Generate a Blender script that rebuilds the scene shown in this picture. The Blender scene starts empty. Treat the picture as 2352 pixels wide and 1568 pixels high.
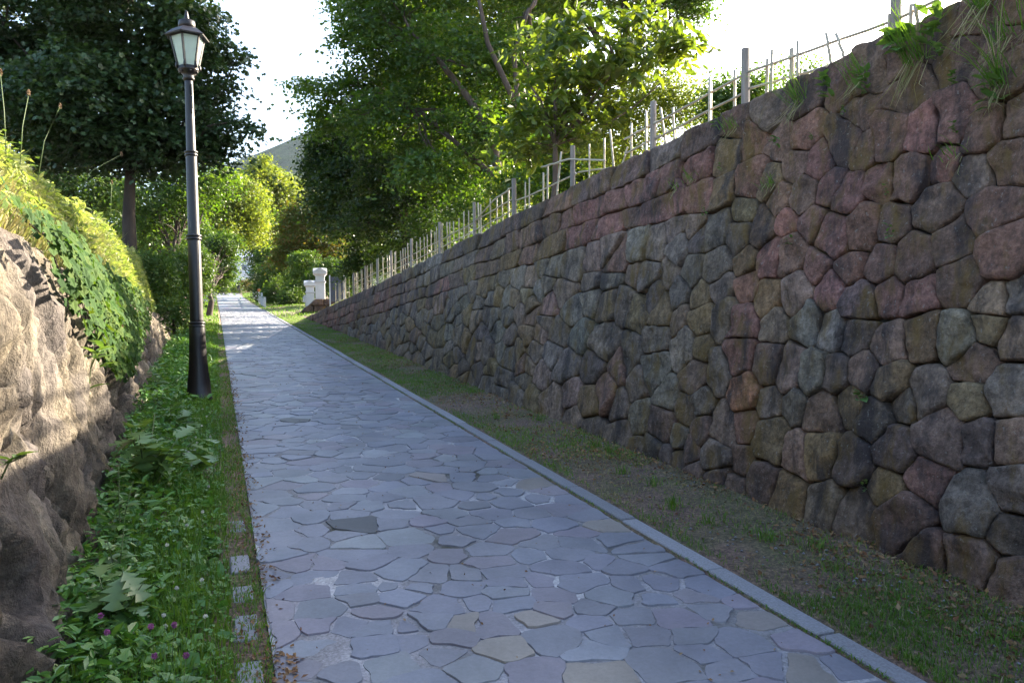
import bpy, bmesh, math, random
import numpy as np
from mathutils import Vector, Matrix

sc = bpy.context.scene
C = sc.collection
rad = math.radians
random.seed(7)
RNG = np.random.default_rng(11)

# ------------------------------------------------------------------ camera
PSI, TH, RO, EYE, SL = rad(20.7), rad(0.95), rad(1.3), 1.55, 0.095
Fv = Vector((math.sin(PSI) * math.cos(TH), math.cos(PSI) * math.cos(TH), math.sin(TH)))
R0 = Vector((math.cos(PSI), -math.sin(PSI), 0)); U0 = R0.cross(Fv)
Uv = U0 * math.cos(RO) + R0 * math.sin(RO); Rv = R0 * math.cos(RO) - U0 * math.sin(RO)
cam = bpy.data.cameras.new('camera'); camo = bpy.data.objects.new('camera', cam); C.objects.link(camo)
M = Matrix((Rv, Uv, -Fv)).transposed().to_4x4(); M.translation = Vector((0, 0, EYE))
camo.matrix_world = M
cam.sensor_width = 36; cam.lens = 36 * 1800 / 2352
cam.clip_start = 0.05; cam.clip_end = 6000
sc.camera = camo

# ------------------------------------------------------------------ light
SUN_AZ, SUN_EL = rad(69), rad(25)      # azimuth clockwise from the direction of the path
w = bpy.data.worlds.new('World'); sc.world = w; w.use_nodes = True
nt = w.node_tree; bg = nt.nodes['Background']
sky = nt.nodes.new('ShaderNodeTexSky'); sky.sky_type = 'NISHITA'; sky.sun_disc = False
sky.sun_elevation = SUN_EL; sky.sun_rotation = SUN_AZ
sky.air_density = 1.0; sky.dust_density = 3.0; sky.ozone_density = 1.0
nt.links.new(sky.outputs[0], bg.inputs[0]); bg.inputs[1].default_value = 0.10
sl = bpy.data.lights.new('sun', 'SUN'); sl.energy = 5.0; sl.angle = rad(0.5); sl.color = (1.0, 0.87, 0.68)
so = bpy.data.objects.new('sun', sl); C.objects.link(so)
sd = Vector((math.sin(SUN_AZ) * math.cos(SUN_EL), math.cos(SUN_AZ) * math.cos(SUN_EL), math.sin(SUN_EL)))
so.rotation_euler = (-sd).to_track_quat('-Z', 'Y').to_euler(); so.location = (20, 10, 30)
vs = sc.view_settings; vs.view_transform = 'Standard'; vs.look = 'None'; vs.gamma = 1; vs.use_curve_mapping = False
vs.exposure = 2.72
sc.cycles.use_denoising = True
sc.cycles.max_bounces = 8; sc.cycles.diffuse_bounces = 3; sc.cycles.glossy_bounces = 2
sc.cycles.transmission_bounces = 4; sc.cycles.transparent_max_bounces = 8

def at(px, py, D):
    """a point D metres in front of the eye for a picture position; used to read distances off the photograph"""
    r = (Fv * 1800 + Rv * (px - 1176) + Uv * (784 - py)) / 1800
    return Vector((0, 0, EYE)) + r * D

# ------------------------------------------------------------------ helpers
def tag(o, label=None, cat=None, group=None, kind=None):
    if label: o['label'] = label
    if cat: o['category'] = cat
    if group: o['group'] = group
    if kind: o['kind'] = kind
    return o

def link(name, me, mat=None, parent=None, loc=None):
    o = bpy.data.objects.new(name, me); C.objects.link(o)
    if mat is not None and me is not None and len(me.materials) == 0: me.materials.append(mat)
    if loc is not None: o.location = loc
    if parent is not None: o.parent = parent
    return o

def empty(name, loc, rz=0.0):
    o = bpy.data.objects.new(name, None); C.objects.link(o); o.location = loc; o.rotation_euler = (0, 0, rz)
    o.empty_display_size = .2
    return o

def np_mesh(name, V, Fc, smooth=True, col=None):
    """V (n,3); Fc list of int arrays (k,3) or (k,4)"""
    me = bpy.data.meshes.new(name)
    V = np.asarray(V, dtype=np.float32)
    if isinstance(Fc, np.ndarray): Fc = [Fc]
    loops = np.concatenate([f.ravel() for f in Fc]).astype(np.int32)
    tot = np.concatenate([np.full(len(f), f.shape[1], np.int32) for f in Fc])
    st = np.concatenate([[0], np.cumsum(tot)[:-1]]).astype(np.int32)
    me.vertices.add(len(V)); me.vertices.foreach_set('co', V.ravel())
    me.loops.add(len(loops)); me.loops.foreach_set('vertex_index', loops)
    me.polygons.add(len(tot)); me.polygons.foreach_set('loop_start', st); me.polygons.foreach_set('loop_total', tot)
    me.polygons.foreach_set('use_smooth', np.full(len(tot), smooth, dtype=bool))
    if col is not None:
        a = me.color_attributes.new('tint', 'FLOAT_COLOR', 'POINT')
        cc = np.ones((len(V), 4), np.float32); cc[:, :3] = col
        a.data.foreach_set('color', cc.ravel())
    me.update(calc_edges=True)
    return me

def h3(ix, iy, iz, s):
    n = (ix * 374761393 + iy * 668265263 + iz * 1274126177 + s * 974634777) & 0x7fffffff
    n = ((n ^ (n >> 13)) * 1274126177) & 0x7fffffff
    return ((n ^ (n >> 16)) & 0xffff) / 65535.0

def vn(p, s=0):
    """value noise -1..1 for points (n,3)"""
    p = np.asarray(p, dtype=np.float64); i = np.floor(p).astype(np.int64); f = p - i; f = f * f * (3 - 2 * f)
    r = 0
    for dx in (0, 1):
        for dy in (0, 1):
            for dz in (0, 1):
                wt = (f[:, 0] if dx else 1 - f[:, 0]) * (f[:, 1] if dy else 1 - f[:, 1]) * (f[:, 2] if dz else 1 - f[:, 2])
                r = r + wt * h3(i[:, 0] + dx, i[:, 1] + dy, i[:, 2] + dz, s)
    return r * 2 - 1

def fbm(p, o=4, s=0):
    p = np.asarray(p, dtype=np.float64); r = 0; a = 1.0; t = 0
    for k in range(o):
        r = r + a * vn(p * (2.03 ** k) + 13.7 * k, s + k); t += a; a *= .5
    return r / t

class MB:
    """collects simple solids for ONE mesh"""
    def __init__(s): s.V = []; s.F = []
    def add(s, vs_, fs):
        b = len(s.V); s.V += [tuple(v) for v in vs_]; s.F += [tuple(b + i for i in f) for f in fs]
    def box(s, c, d, rot=None, taper=1.0):
        x, y, z = [k / 2 for k in d]; vs_ = []
        for sz in (-1, 1):
            q = taper if sz > 0 else 1
            for sx, sy in ((-1, -1), (1, -1), (1, 1), (-1, 1)):
                v = Vector((sx * x * q, sy * y * q, sz * z))
                if rot is not None: v = rot @ v
                vs_.append(v + Vector(c))
        s.add(vs_, [(3, 2, 1, 0), (4, 5, 6, 7), (0, 1, 5, 4), (1, 2, 6, 5), (2, 3, 7, 6), (3, 0, 4, 7)])
    def tube(s, pts, rs, n=8, cap=True):
        pts = [Vector(p) for p in pts]; vs_ = []; fs = []
        if not hasattr(rs, '__len__'): rs = [rs] * len(pts)
        up = Vector((0, 0, 1))
        for i, p in enumerate(pts):
            d = (pts[min(i + 1, len(pts) - 1)] - pts[max(i - 1, 0)]).normalized()
            a = d.cross(up if abs(d.z) < .95 else Vector((1, 0, 0))).normalized(); b = d.cross(a)
            for k in range(n):
                t = 2 * math.pi * k / n
                vs_.append(p + (a * math.cos(t) + b * math.sin(t)) * rs[i])
        for i in range(len(pts) - 1):
            for k in range(n):
                k2 = (k + 1) % n
                fs.append((i * n + k, i * n + k2, (i + 1) * n + k2, (i + 1) * n + k))
        if cap: fs += [tuple(range(n)), tuple((len(pts) - 1) * n + k for k in reversed(range(n)))]
        s.add(vs_, fs)
    def lathe(s, prof, n=24, c=(0, 0, 0), flute=0, fz=None, off=0.0):
        vs_ = []; fs = []
        for r, z in prof:
            for k in range(n):
                t = 2 * math.pi * k / n + off
                rr = r
                if flute and fz and any(a <= z <= b for a, b in fz): rr = r * (1 - flute * (k % 2))
                vs_.append((c[0] + rr * math.cos(t), c[1] + rr * math.sin(t), c[2] + z))
        for i in range(len(prof) - 1):
            for k in range(n):
                k2 = (k + 1) % n
                fs.append((i * n + k, i * n + k2, (i + 1) * n + k2, (i + 1) * n + k))
        fs += [tuple(reversed(range(n))), tuple((len(prof) - 1) * n + k for k in range(n))]
        s.add(vs_, fs)
    def build(s, name, mat, parent=None, smooth=False, loc=None, bevel=0.0):
        me = bpy.data.meshes.new(name); me.from_pydata(s.V, [], s.F); me.update()
        bm = bmesh.new(); bm.from_mesh(me); bmesh.ops.recalc_face_normals(bm, faces=bm.faces)
        if bevel: bmesh.ops.bevel(bm, geom=list(bm.edges), offset=bevel, segments=1, affect='EDGES', profile=.5)
        bm.to_mesh(me); bm.free()
        if smooth:
            me.polygons.foreach_set('use_smooth', [True] * len(me.polygons))
        return link(name, me, mat, parent, loc)

# ------------------------------------------------------------------ materials
def mat(name):
    m = bpy.data.materials.new(name); m.use_nodes = True
    n = m.node_tree; return m, n, n.nodes['Principled BSDF'], n.nodes, n.links

def nse(nd, scale, detail=4, rough=.6, vec=None, lk=None):
    t = nd.new('ShaderNodeTexNoise'); t.inputs['Scale'].default_value = scale; t.inputs['Detail'].default_value = detail
    t.inputs['Roughness'].default_value = rough
    if vec is not None: lk.new(vec, t.inputs['Vector'])
    return t

def ramp(nd, lk, src, stops):
    r = nd.new('ShaderNodeValToRGB'); e = r.color_ramp.elements
    while len(e) < len(stops): e.new(.5)
    for i, (p, c) in enumerate(stops):
        e[i].position = p; e[i].color = (*c, 1) if len(c) == 3 else c
    lk.new(src, r.inputs[0]); return r

def mixc(nd, lk, fac, a, b, mode='MIX'):
    m = nd.new('ShaderNodeMix'); m.data_type = 'RGBA'; m.blend_type = mode
    for s_, v in ((m.inputs[0], fac), (m.inputs[6], a), (m.inputs[7], b)):
        if hasattr(v, 'is_linked'): lk.new(v, s_)
        elif hasattr(v, '__len__'): s_.default_value = (*v, 1)
        else: s_.default_value = v
    return m.outputs[2]

def bump(nd, lk, b, h, st=.4, dist=.02):
    n = nd.new('ShaderNodeBump'); n.inputs['Strength'].default_value = st; n.inputs['Distance'].default_value = dist
    lk.new(h, n.inputs['Height']); lk.new(n.outputs[0], b.inputs['Normal']); return n

def leaf_mat(name, cols, trans=.4, rough=.45, tcol=None, spec=.28, obj=False):
    m, n, b, nd, lk = mat(name)
    if obj: s = nd.new('ShaderNodeObjectInfo').outputs['Random']
    else: s = nd.new('ShaderNodeNewGeometry').outputs['Random Per Island']
    r = ramp(nd, lk, s, [(i / (len(cols) - 1), c) for i, c in enumerate(cols)])
    tc = nd.new('ShaderNodeTexCoord'); q = nse(nd, .45, 2, .5, tc.outputs['Object'], lk)
    f = ramp(nd, lk, q.outputs[0], [(.3, (.72, .78, .8)), (.7, (1.25, 1.18, 1.0))])
    c = mixc(nd, lk, 1.0, r.outputs[0], f.outputs[0], 'MULTIPLY')
    lk.new(c, b.inputs['Base Color']); b.inputs['Roughness'].default_value = rough
    b.inputs['Specular IOR Level'].default_value = spec
    t = nd.new('ShaderNodeBsdfTranslucent')
    tcol = tcol or (1.9, 1.75, .5)
    lk.new(mixc(nd, lk, 1.0, c, tcol, 'MULTIPLY'), t.inputs[0])
    mx = nd.new('ShaderNodeMixShader'); mx.inputs[0].default_value = trans
    lk.new(b.outputs[0], mx.inputs[1]); lk.new(t.outputs[0], mx.inputs[2])
    lk.new(mx.outputs[0], nd['Material Output'].inputs[0])
    return m

def plain(name, c, rough=.6, metal=0, var=.25, scale=8, bmp=0, stretch=None):
    m, n, b, nd, lk = mat(name)
    tc = nd.new('ShaderNodeTexCoord'); v = tc.outputs['Object']
    if stretch:
        mp = nd.new('ShaderNodeMapping'); mp.inputs['Scale'].default_value = stretch; lk.new(v, mp.inputs[0]); v = mp.outputs[0]
    q = nse(nd, scale, 5, .65, v, lk)
    r = ramp(nd, lk, q.outputs[0], [(.3, tuple(k * (1 - var) for k in c)), (.7, tuple(min(1, k * (1 + var)) for k in c))])
    oi = nd.new('ShaderNodeObjectInfo')
    rr = ramp(nd, lk, oi.outputs['Random'], [(0, (.8, .8, .8)), (1, (1.12, 1.12, 1.12))])
    lk.new(mixc(nd, lk, 1.0, r.outputs[0], rr.outputs[0], 'MULTIPLY'), b.inputs['Base Color'])
    b.inputs['Roughness'].default_value = rough; b.inputs['Metallic'].default_value = metal
    if bmp: bump(nd, lk, b, q.outputs[0], bmp, .01)
    return m

def stone_mat(name, lichen=True, rough=.9, bmpd=.02, sc_=1.0, contrast=.5, spec=.3):
    m, n, b, nd, lk = mat(name)
    at_ = nd.new('ShaderNodeAttribute'); at_.attribute_name = 'tint'
    tc = nd.new('ShaderNodeTexCoord'); v = tc.outputs['Object']
    a1 = nse(nd, 9 * sc_, 6, .7, v, lk); a2 = nse(nd, (30 if lichen else 60) * sc_, 5, .8, v, lk); a3 = nse(nd, 2.2 * sc_, 4, .6, v, lk)
    c = mixc(nd, lk, 1.0, at_.outputs[0], ramp(nd, lk, a1.outputs[0], [(.28, (1 - contrast,) * 3), (.72, (1 + contrast,) * 3)]).outputs[0], 'MULTIPLY')
    c = mixc(nd, lk, 1.0, c, ramp(nd, lk, a2.outputs[0], [(.3, (.5,) * 3), (.7, (1.6,) * 3)] if lichen else [(.3, (.85,) * 3), (.7, (1.15,) * 3)]).outputs[0], 'MULTIPLY')
    c = mixc(nd, lk, 1.0, c, ramp(nd, lk, a3.outputs[0], [(.3, (.74, .75, .76)), (.7, (1.2, 1.18, 1.15))]).outputs[0], 'MULTIPLY')
    if lichen:
        mp = nd.new('ShaderNodeMapping'); mp.inputs['Scale'].default_value = (1, 1, .35); lk.new(v, mp.inputs[0])
        a4 = nse(nd, 5.5, 5, .65, mp.outputs[0], lk)
        f = ramp(nd, lk, a4.outputs[0], [(.5, (0,) * 3), (.64, (.75,) * 3)])
        c = mixc(nd, lk, f.outputs[0], c, (.125, .082, .024))
        mp2 = nd.new('ShaderNodeMapping'); mp2.inputs['Scale'].default_value = (1, 1, .22); mp2.inputs['Location'].default_value = (3, 5, 2); lk.new(v, mp2.inputs[0])
        a5 = nse(nd, 4.2, 5, .7, mp2.outputs[0], lk)
        f = ramp(nd, lk, a5.outputs[0], [(.5, (0,) * 3), (.64, (.8,) * 3)])
        c = mixc(nd, lk, f.outputs[0], c, (.03, .026, .03))
        a6 = nse(nd, 38, 3, .7, v, lk)
        f = ramp(nd, lk, a6.outputs[0], [(.62, (0,) * 3), (.70, (.5,) * 3)])
        c = mixc(nd, lk, f.outputs[0], c, (.26, .26, .25))
    lk.new(c, b.inputs['Base Color']); b.inputs['Roughness'].default_value = rough
    b.inputs['Specular IOR Level'].default_value = spec
    ad = nd.new('ShaderNodeMath'); ad.operation = 'MULTIPLY_ADD'; lk.new(a2.outputs[0], ad.inputs[0]); ad.inputs[1].default_value = .35; lk.new(a1.outputs[0], ad.inputs[2])
    bump(nd, lk, b, ad.outputs[0], .9 if lichen else .35, bmpd)
    return m

MS = stone_mat('wall_stone', True, .88, .045, 1.0, .62)
MF = stone_mat('flagstone', False, .5, .004, .8, .1, .55)
MK = plain('granite', (.21, .22, .25), .75, 0, .3, 90, .15)
MORT = None
def mortar():
    m, n, b, nd, lk = mat('mortar')
    tc = nd.new('ShaderNodeTexCoord'); v = tc.outputs['Object']
    a = nse(nd, 1.3, 4, .6, v, lk); g = nse(nd, 60, 3, .7, v, lk)
    r = ramp(nd, lk, a.outputs[0], [(.33, (.06, .06, .045)), (.42, (.17, .17, .18)), (.55, (.3, .3, .33)), (.66, (.48, .48, .5))])
    c = mixc(nd, lk, 1.0, r.outputs[0], ramp(nd, lk, g.outputs[0], [(.3, (.6,) * 3), (.7, (1.3,) * 3)]).outputs[0], 'MULTIPLY')
    lk.new(c, b.inputs['Base Color']); b.inputs['Roughness'].default_value = .95
    bump(nd, lk, b, g.outputs[0], .6, .01); return m
MORT = mortar()
def ground_mat():
    m, n, b, nd, lk = mat('soil')
    tc = nd.new('ShaderNodeTexCoord'); v = tc.outputs['Object']
    a = nse(nd, 1.1, 5, .6, v, lk); g = nse(nd, 45, 5, .75, v, lk); k = nse(nd, 9, 4, .7, v, lk)
    c = mixc(nd, lk, ramp(nd, lk, a.outputs[0], [(.42, (0,) * 3), (.62, (1,) * 3)]).outputs[0], (.15, .105, .085), (.10, .10, .05))
    c = mixc(nd, lk, 1.0, c, ramp(nd, lk, g.outputs[0], [(.3, (.35,) * 3), (.52, (1,) * 3), (.68, (2.3, 2.1, 1.9))]).outputs[0], 'MULTIPLY')
    c = mixc(nd, lk, 1.0, c, ramp(nd, lk, k.outputs[0], [(.3, (.7,) * 3), (.7, (1.3,) * 3)]).outputs[0], 'MULTIPLY')
    lk.new(c, b.inputs['Base Color']); b.inputs['Roughness'].default_value = 1; bump(nd, lk, b, g.outputs[0], .9, .02); return m
MSOIL = ground_mat()
def rock_mat():
    m, n, b, nd, lk = mat('bank_rock')
    tc = nd.new('ShaderNodeTexCoord'); v = tc.outputs['Object']
    mp = nd.new('ShaderNodeMapping'); mp.inputs['Scale'].default_value = (1, 1.6, .5); mp.inputs['Rotation'].default_value = (.35, 0, 0); lk.new(v, mp.inputs[0])
    a = nse(nd, 2.6, 6, .65, mp.outputs[0], lk); g = nse(nd, 26, 6, .75, v, lk); k = nse(nd, 1.2, 3, .6, v, lk)
    h = nse(nd, 7, 5, .7, mp.outputs[0], lk)
    c = ramp(nd, lk, a.outputs[0], [(.25, (.035, .03, .027)), (.42, (.10, .082, .063)), (.58, (.18, .152, .112)), (.75, (.28, .245, .18))]).outputs[0]
    c = mixc(nd, lk, ramp(nd, lk, k.outputs[0], [(.45, (0,) * 3), (.62, (.6,) * 3)]).outputs[0], c, (.11, .097, .1))
    c = mixc(nd, lk, 1.0, c, ramp(nd, lk, g.outputs[0], [(.3, (.6,) * 3), (.7, (1.35,) * 3)]).outputs[0], 'MULTIPLY')
    c = mixc(nd, lk, 1.0, c, ramp(nd, lk, h.outputs[0], [(.3, (.6,) * 3), (.7, (1.3,) * 3)]).outputs[0], 'MULTIPLY')
    lk.new(c, b.inputs['Base Color']); b.inputs['Roughness'].default_value = .95
    ad = nd.new('ShaderNodeMath'); ad.operation = 'MULTIPLY_ADD'; lk.new(h.outputs[0], ad.inputs[0]); ad.inputs[1].default_value = 2.0; lk.new(g.outputs[0], ad.inputs[2])
    bump(nd, lk, b, ad.outputs[0], .9, .03); return m
MROCK = rock_mat()
MIRON = plain('painted_iron', (.006, .004, .006), .42, .0, .3, 30, .1)
MWHITE = plain('white_paint', (.5, .51, .53), .55, 0, .08, 6)
MBAM = plain('weathered_bamboo', (.36, .32, .25), .6, 0, .25, 5, .1, (1, 1, .2))
MPOST = plain('weathered_wood', (.21, .19, .18), .85, 0, .35, 9, .4, (4, 4, .4))
MBARK = plain('bark', (.085, .062, .05), .95, 0, .4, 6, .8, (1, 1, .3))
MBARKD = plain('dark_bark', (.05, .037, .03), .95, 0, .4, 6, .8, (1, 1, .3))
MDRY = leaf_mat('dry_litter', [(.16, .075, .04), (.3, .19, .1), (.1, .04, .03), (.36, .27, .17)], .15, .8, (1.1, 1, .8))
G_GRASS = leaf_mat('grass_blade', [(.06, .15, .022), (.09, .19, .03), (.12, .22, .04), (.075, .16, .035)], .35, .5)
G_DRYG = leaf_mat('dry_grass_blade', [(.28, .23, .12), (.2, .2, .08), (.36, .32, .21), (.14, .18, .06)], .35, .6, (1.2, 1.2, .8))
G_BANK = leaf_mat('bank_foliage', [(.15, .21, .06), (.24, .28, .1), (.32, .33, .17), (.10, .16, .04)], .4, .5, (1.4, 1.5, .6))
G_WEED = leaf_mat('weed_leaf', [(.055, .16, .03), (.08, .21, .045), (.125, .25, .05), (.07, .18, .065)], .25, .38, None, .5)
G_WEEDO = leaf_mat('weed_leaf_single', [(.08, .17, .055), (.11, .2, .07), (.13, .22, .08)], .25, .36, None, .6, True)
G_IVY = leaf_mat('ivy_leaf', [(.018, .052, .012), (.032, .078, .014), (.06, .10, .018)], .25, .7, None, .1, True)
G_IVYS = leaf_mat('ivy_leaf_mass', [(.018, .052, .012), (.032, .078, .014), (.06, .10, .018)], .25, .7, None, .1)
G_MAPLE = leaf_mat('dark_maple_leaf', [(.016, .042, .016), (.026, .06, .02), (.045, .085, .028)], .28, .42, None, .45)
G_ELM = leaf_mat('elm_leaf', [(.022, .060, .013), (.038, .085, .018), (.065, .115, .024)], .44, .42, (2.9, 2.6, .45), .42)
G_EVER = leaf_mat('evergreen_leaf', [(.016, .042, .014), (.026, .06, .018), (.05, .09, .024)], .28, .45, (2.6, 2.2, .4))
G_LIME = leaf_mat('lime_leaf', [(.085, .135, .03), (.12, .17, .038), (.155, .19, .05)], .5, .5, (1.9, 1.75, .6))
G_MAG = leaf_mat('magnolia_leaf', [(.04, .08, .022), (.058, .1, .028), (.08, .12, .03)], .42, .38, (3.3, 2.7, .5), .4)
G_MAGO = leaf_mat('magnolia_leaf_single', [(.05, .1, .028), (.075, .13, .04), (.1, .15, .045)], .4, .38, (2.8, 2.4, .5), .5, True)
G_OLIVE = leaf_mat('grey_green_leaf', [(.09, .13, .06), (.12, .16, .08), (.15, .19, .1)], .35, .55, (1.5, 1.5, .7))
G_RUST = leaf_mat('reddish_maple_leaf', [(.045, .085, .014), (.085, .12, .018), (.14, .09, .03), (.07, .11, .02)], .4, .5)
G_MID = leaf_mat('mid_green_leaf', [(.03, .075, .018), (.05, .10, .022), (.07, .12, .03)], .35, .5)
MPURPLE = plain('clover_pink', (.42, .13, .33), .7, 0, .2, 40)
MWHITEF = plain('clover_white', (.7, .7, .62), .7, 0, .15, 40)

# ------------------------------------------------------------------ terrain functions
def zp(t):
    t = np.asarray(t, float)
    return np.where(t < 112, SL * t, SL * 112 + (t - 112) * .02 * np.exp(-np.maximum(t - 112, 0) / 900))
def ztop(t): return np.interp(t, [-5, 7.7, 14.5, 20.7, 34.8], [3.58, 3.58, 3.49, 3.41, 3.33])
XB, BAT, WEND = 3.6, .17, 34.8
def xfoot(t): return np.interp(t, [-3, 3.4, 10.8, 22], [-.62, -.62, -.86, -1.0])
def xedge(t): return xfoot(t) - .42
def zrock(t): return np.maximum(np.interp(t, [-3, 4, 8, 12.6, 22], [2.15, 2.2, 2.28, 2.5, 2.7]), zp(t) + .15)
def zcrest(t): return np.maximum(2.72 + .055 * np.asarray(t, float), zp(t) + .5)

def gh(P):
    """height of the ground beside the path (the two grassy strips)"""
    P = np.asarray(P, float); x, t = P[:, 0], P[:, 1]; xf = xfoot(t) - .12
    b = np.where(x < .2, zp(t) + .05 * np.clip(1 - (x - xf) / (.03 - xf), 0, 1), zp(t) - .008 + .05 * np.clip((x - 2.61) / 1.24, 0, 1))
    q = np.c_[x, t, t * 0]
    return b + .018 * fbm(q * 2.5, 3) + .014 * fbm(q * 8, 2, 5)

# ------------------------------------------------------------------ ground sheet
def build_ground():
    ts = np.concatenate([np.arange(-8, 0, .5), np.arange(0, 14, .16), np.arange(14, 40, .5), np.arange(40, 130, 2.5), [140, 170, 220, 300, 450, 700, 1000, 1600]])
    rows = []
    for t in ts:
        z = float(zp(t)); cr = float(zcrest(t)); xf = float(xfoot(t)); r = [(-1600, cr + 2), (-200, cr + 1), (-30, cr + .4), (-8, cr + .1), (-2.6, cr - .05), (-1.95, cr - .1)]
        r.append((float(xedge(t)) - .45, max(z, min(float(zrock(t)) - .5, cr - .4))) if t < 24 else (-1.6, cr - .3))
        for k in range(9): r.append((xf - .12 + (0.03 - xf + .12) * k / 8, z + .05 * (1 - k / 8)))
        r += [(.19, z - .012), (.21, z - .045), (2.452, z - .03), (2.462, z - .004), (2.49, z - .004), (2.60, z - .02)]
        for k in range(10): r.append((2.61 + (3.85 - 2.61) * k / 9, z - .008 + .05 * (k / 9)))
        if t <= WEND:
            zt = float(ztop(t)); xt = XB + BAT * (zt - z) + .2
            r += [(max(xt, 3.9), max(zt - .03, z + .06)), (4.62, max(zt + np.interp(t, [13, 33], [0, .38]), z + .1)), (8, max(zt + .2, z + .2))]
        else:
            r += [(4.0, z + .1), (4.62, z + .16), (8, z + .3)]
        zz = max(3.8, z + .3)
        r += [(30, zz + .2), (200, zz + 1), (1600, zz + 3)]
        rows.append([(x, t, h) for x, h in r])
    A = np.array(rows); n, m = A.shape[:2]; V = A.reshape(-1, 3)
    near = (V[:, 0] > -1.2) & (V[:, 0] < 3.9) & ~((V[:, 0] > .185) & (V[:, 0] < 2.605))
    V[near, 2] = gh(V[near])
    i = np.arange(n - 1)[:, None] * m + np.arange(m - 1)[None, :]
    Fq = np.stack([i, i + 1, i + m + 1, i + m], -1).reshape(-1, 4)
    o = link('ground', np_mesh('ground', V, Fq), MSOIL); tag(o, kind='structure')
build_ground()

# ------------------------------------------------------------------ voronoi cells
def clip(poly, px, py, nx, ny):
    out = []; n = len(poly)
    ds = [(p[0] - px) * nx + (p[1] - py) * ny for p in poly]
    for i in range(n):
        a, b = poly[i], poly[(i + 1) % n]; da, db = ds[i], ds[(i + 1) % n]
        if da <= 0: out.append(a)
        if (da < 0 < db) or (db < 0 < da):
            k = da / (da - db); out.append((a[0] + (b[0] - a[0]) * k, a[1] + (b[1] - a[1]) * k))
    return out

def cells(sites, R, bound, gap, wgt=None):
    S = np.array(sites, float); res = []
    for i in range(len(S)):
        d = np.hypot(S[:, 0] - S[i, 0], S[:, 1] - S[i, 1]); idx = np.argsort(d)[1:26]
        x, y = S[i]; poly = [(x - R, y - R), (x + R, y - R), (x + R, y + R), (x - R, y + R)]
        g = gap(i)
        for (bx, by, nx, ny) in bound(x, y): poly = clip(poly, bx, by, nx, ny)
        for j in idx:
            if d[j] > 2 * R or len(poly) < 3: break
            nx, ny = (S[j] - S[i]) / max(d[j], 1e-6)
            k_ = .5 + (0 if wgt is None else (wgt[i] - wgt[j]))
            poly = clip(poly, x + (S[j, 0] - x) * k_ - nx * g, y + (S[j, 1] - y) * k_ - ny * g, nx, ny)
        res.append(poly if len(poly) >= 3 else None)
    return res

def outline(poly, n, rnd=.22, jit=.0, seed=0):
    """rounded, evenly resampled outline of a cell"""
    P = []
    k = len(poly)
    for i in range(k):
        a = np.array(poly[i]); p = np.array(poly[i - 1]); q = np.array(poly[(i + 1) % k])
        P.append(a + (p - a) * rnd); P.append(a + (p - a) * rnd * .35 + (q - a) * rnd * .35 if False else a * (1 - rnd * .5) + (p + q) * rnd * .25); P.append(a + (q - a) * rnd)
    P = np.array(P); L = np.hypot(*(np.roll(P, -1, 0) - P).T); cum = np.concatenate([[0], np.cumsum(L)])
    s = np.linspace(0, cum[-1], n, endpoint=False); PX = np.append(P[:, 0], P[0, 0]); PY = np.append(P[:, 1], P[0, 1])
    o = np.stack([np.interp(s, cum, PX), np.interp(s, cum, PY)], 1)
    if jit:
        c = o.mean(0); q = np.c_[o * 14, np.full(n, seed * .37)]
        o = o + (o - c) / (np.hypot(*(o - c).T)[:, None] + 1e-6) * (vn(q, 3) * jit)[:, None]
    return o

def area(p):
    p = np.array(p); q = np.roll(p, -1, 0); return abs((p[:, 0] * q[:, 1] - q[:, 0] * p[:, 1]).sum()) / 2

def poisson(sites, x0, x1, y0f, y1f, r, tries, rng):
    pts = list(sites); A = np.zeros((len(pts) + tries, 2)); n = len(pts)
    if n: A[:n] = np.array(pts)
    for _ in range(tries):
        x = rng.uniform(x0, x1); a, b = y0f(x), y1f(x)
        if b - a < .02: continue
        y = rng.uniform(a, b); rr = r(x, y) if callable(r) else r
        if n == 0 or ((A[:n, 0] - x) ** 2 + (A[:n, 1] - y) ** 2).min() > rr * rr:
            A[n] = (x, y); n += 1
    return A[:n]

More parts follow.
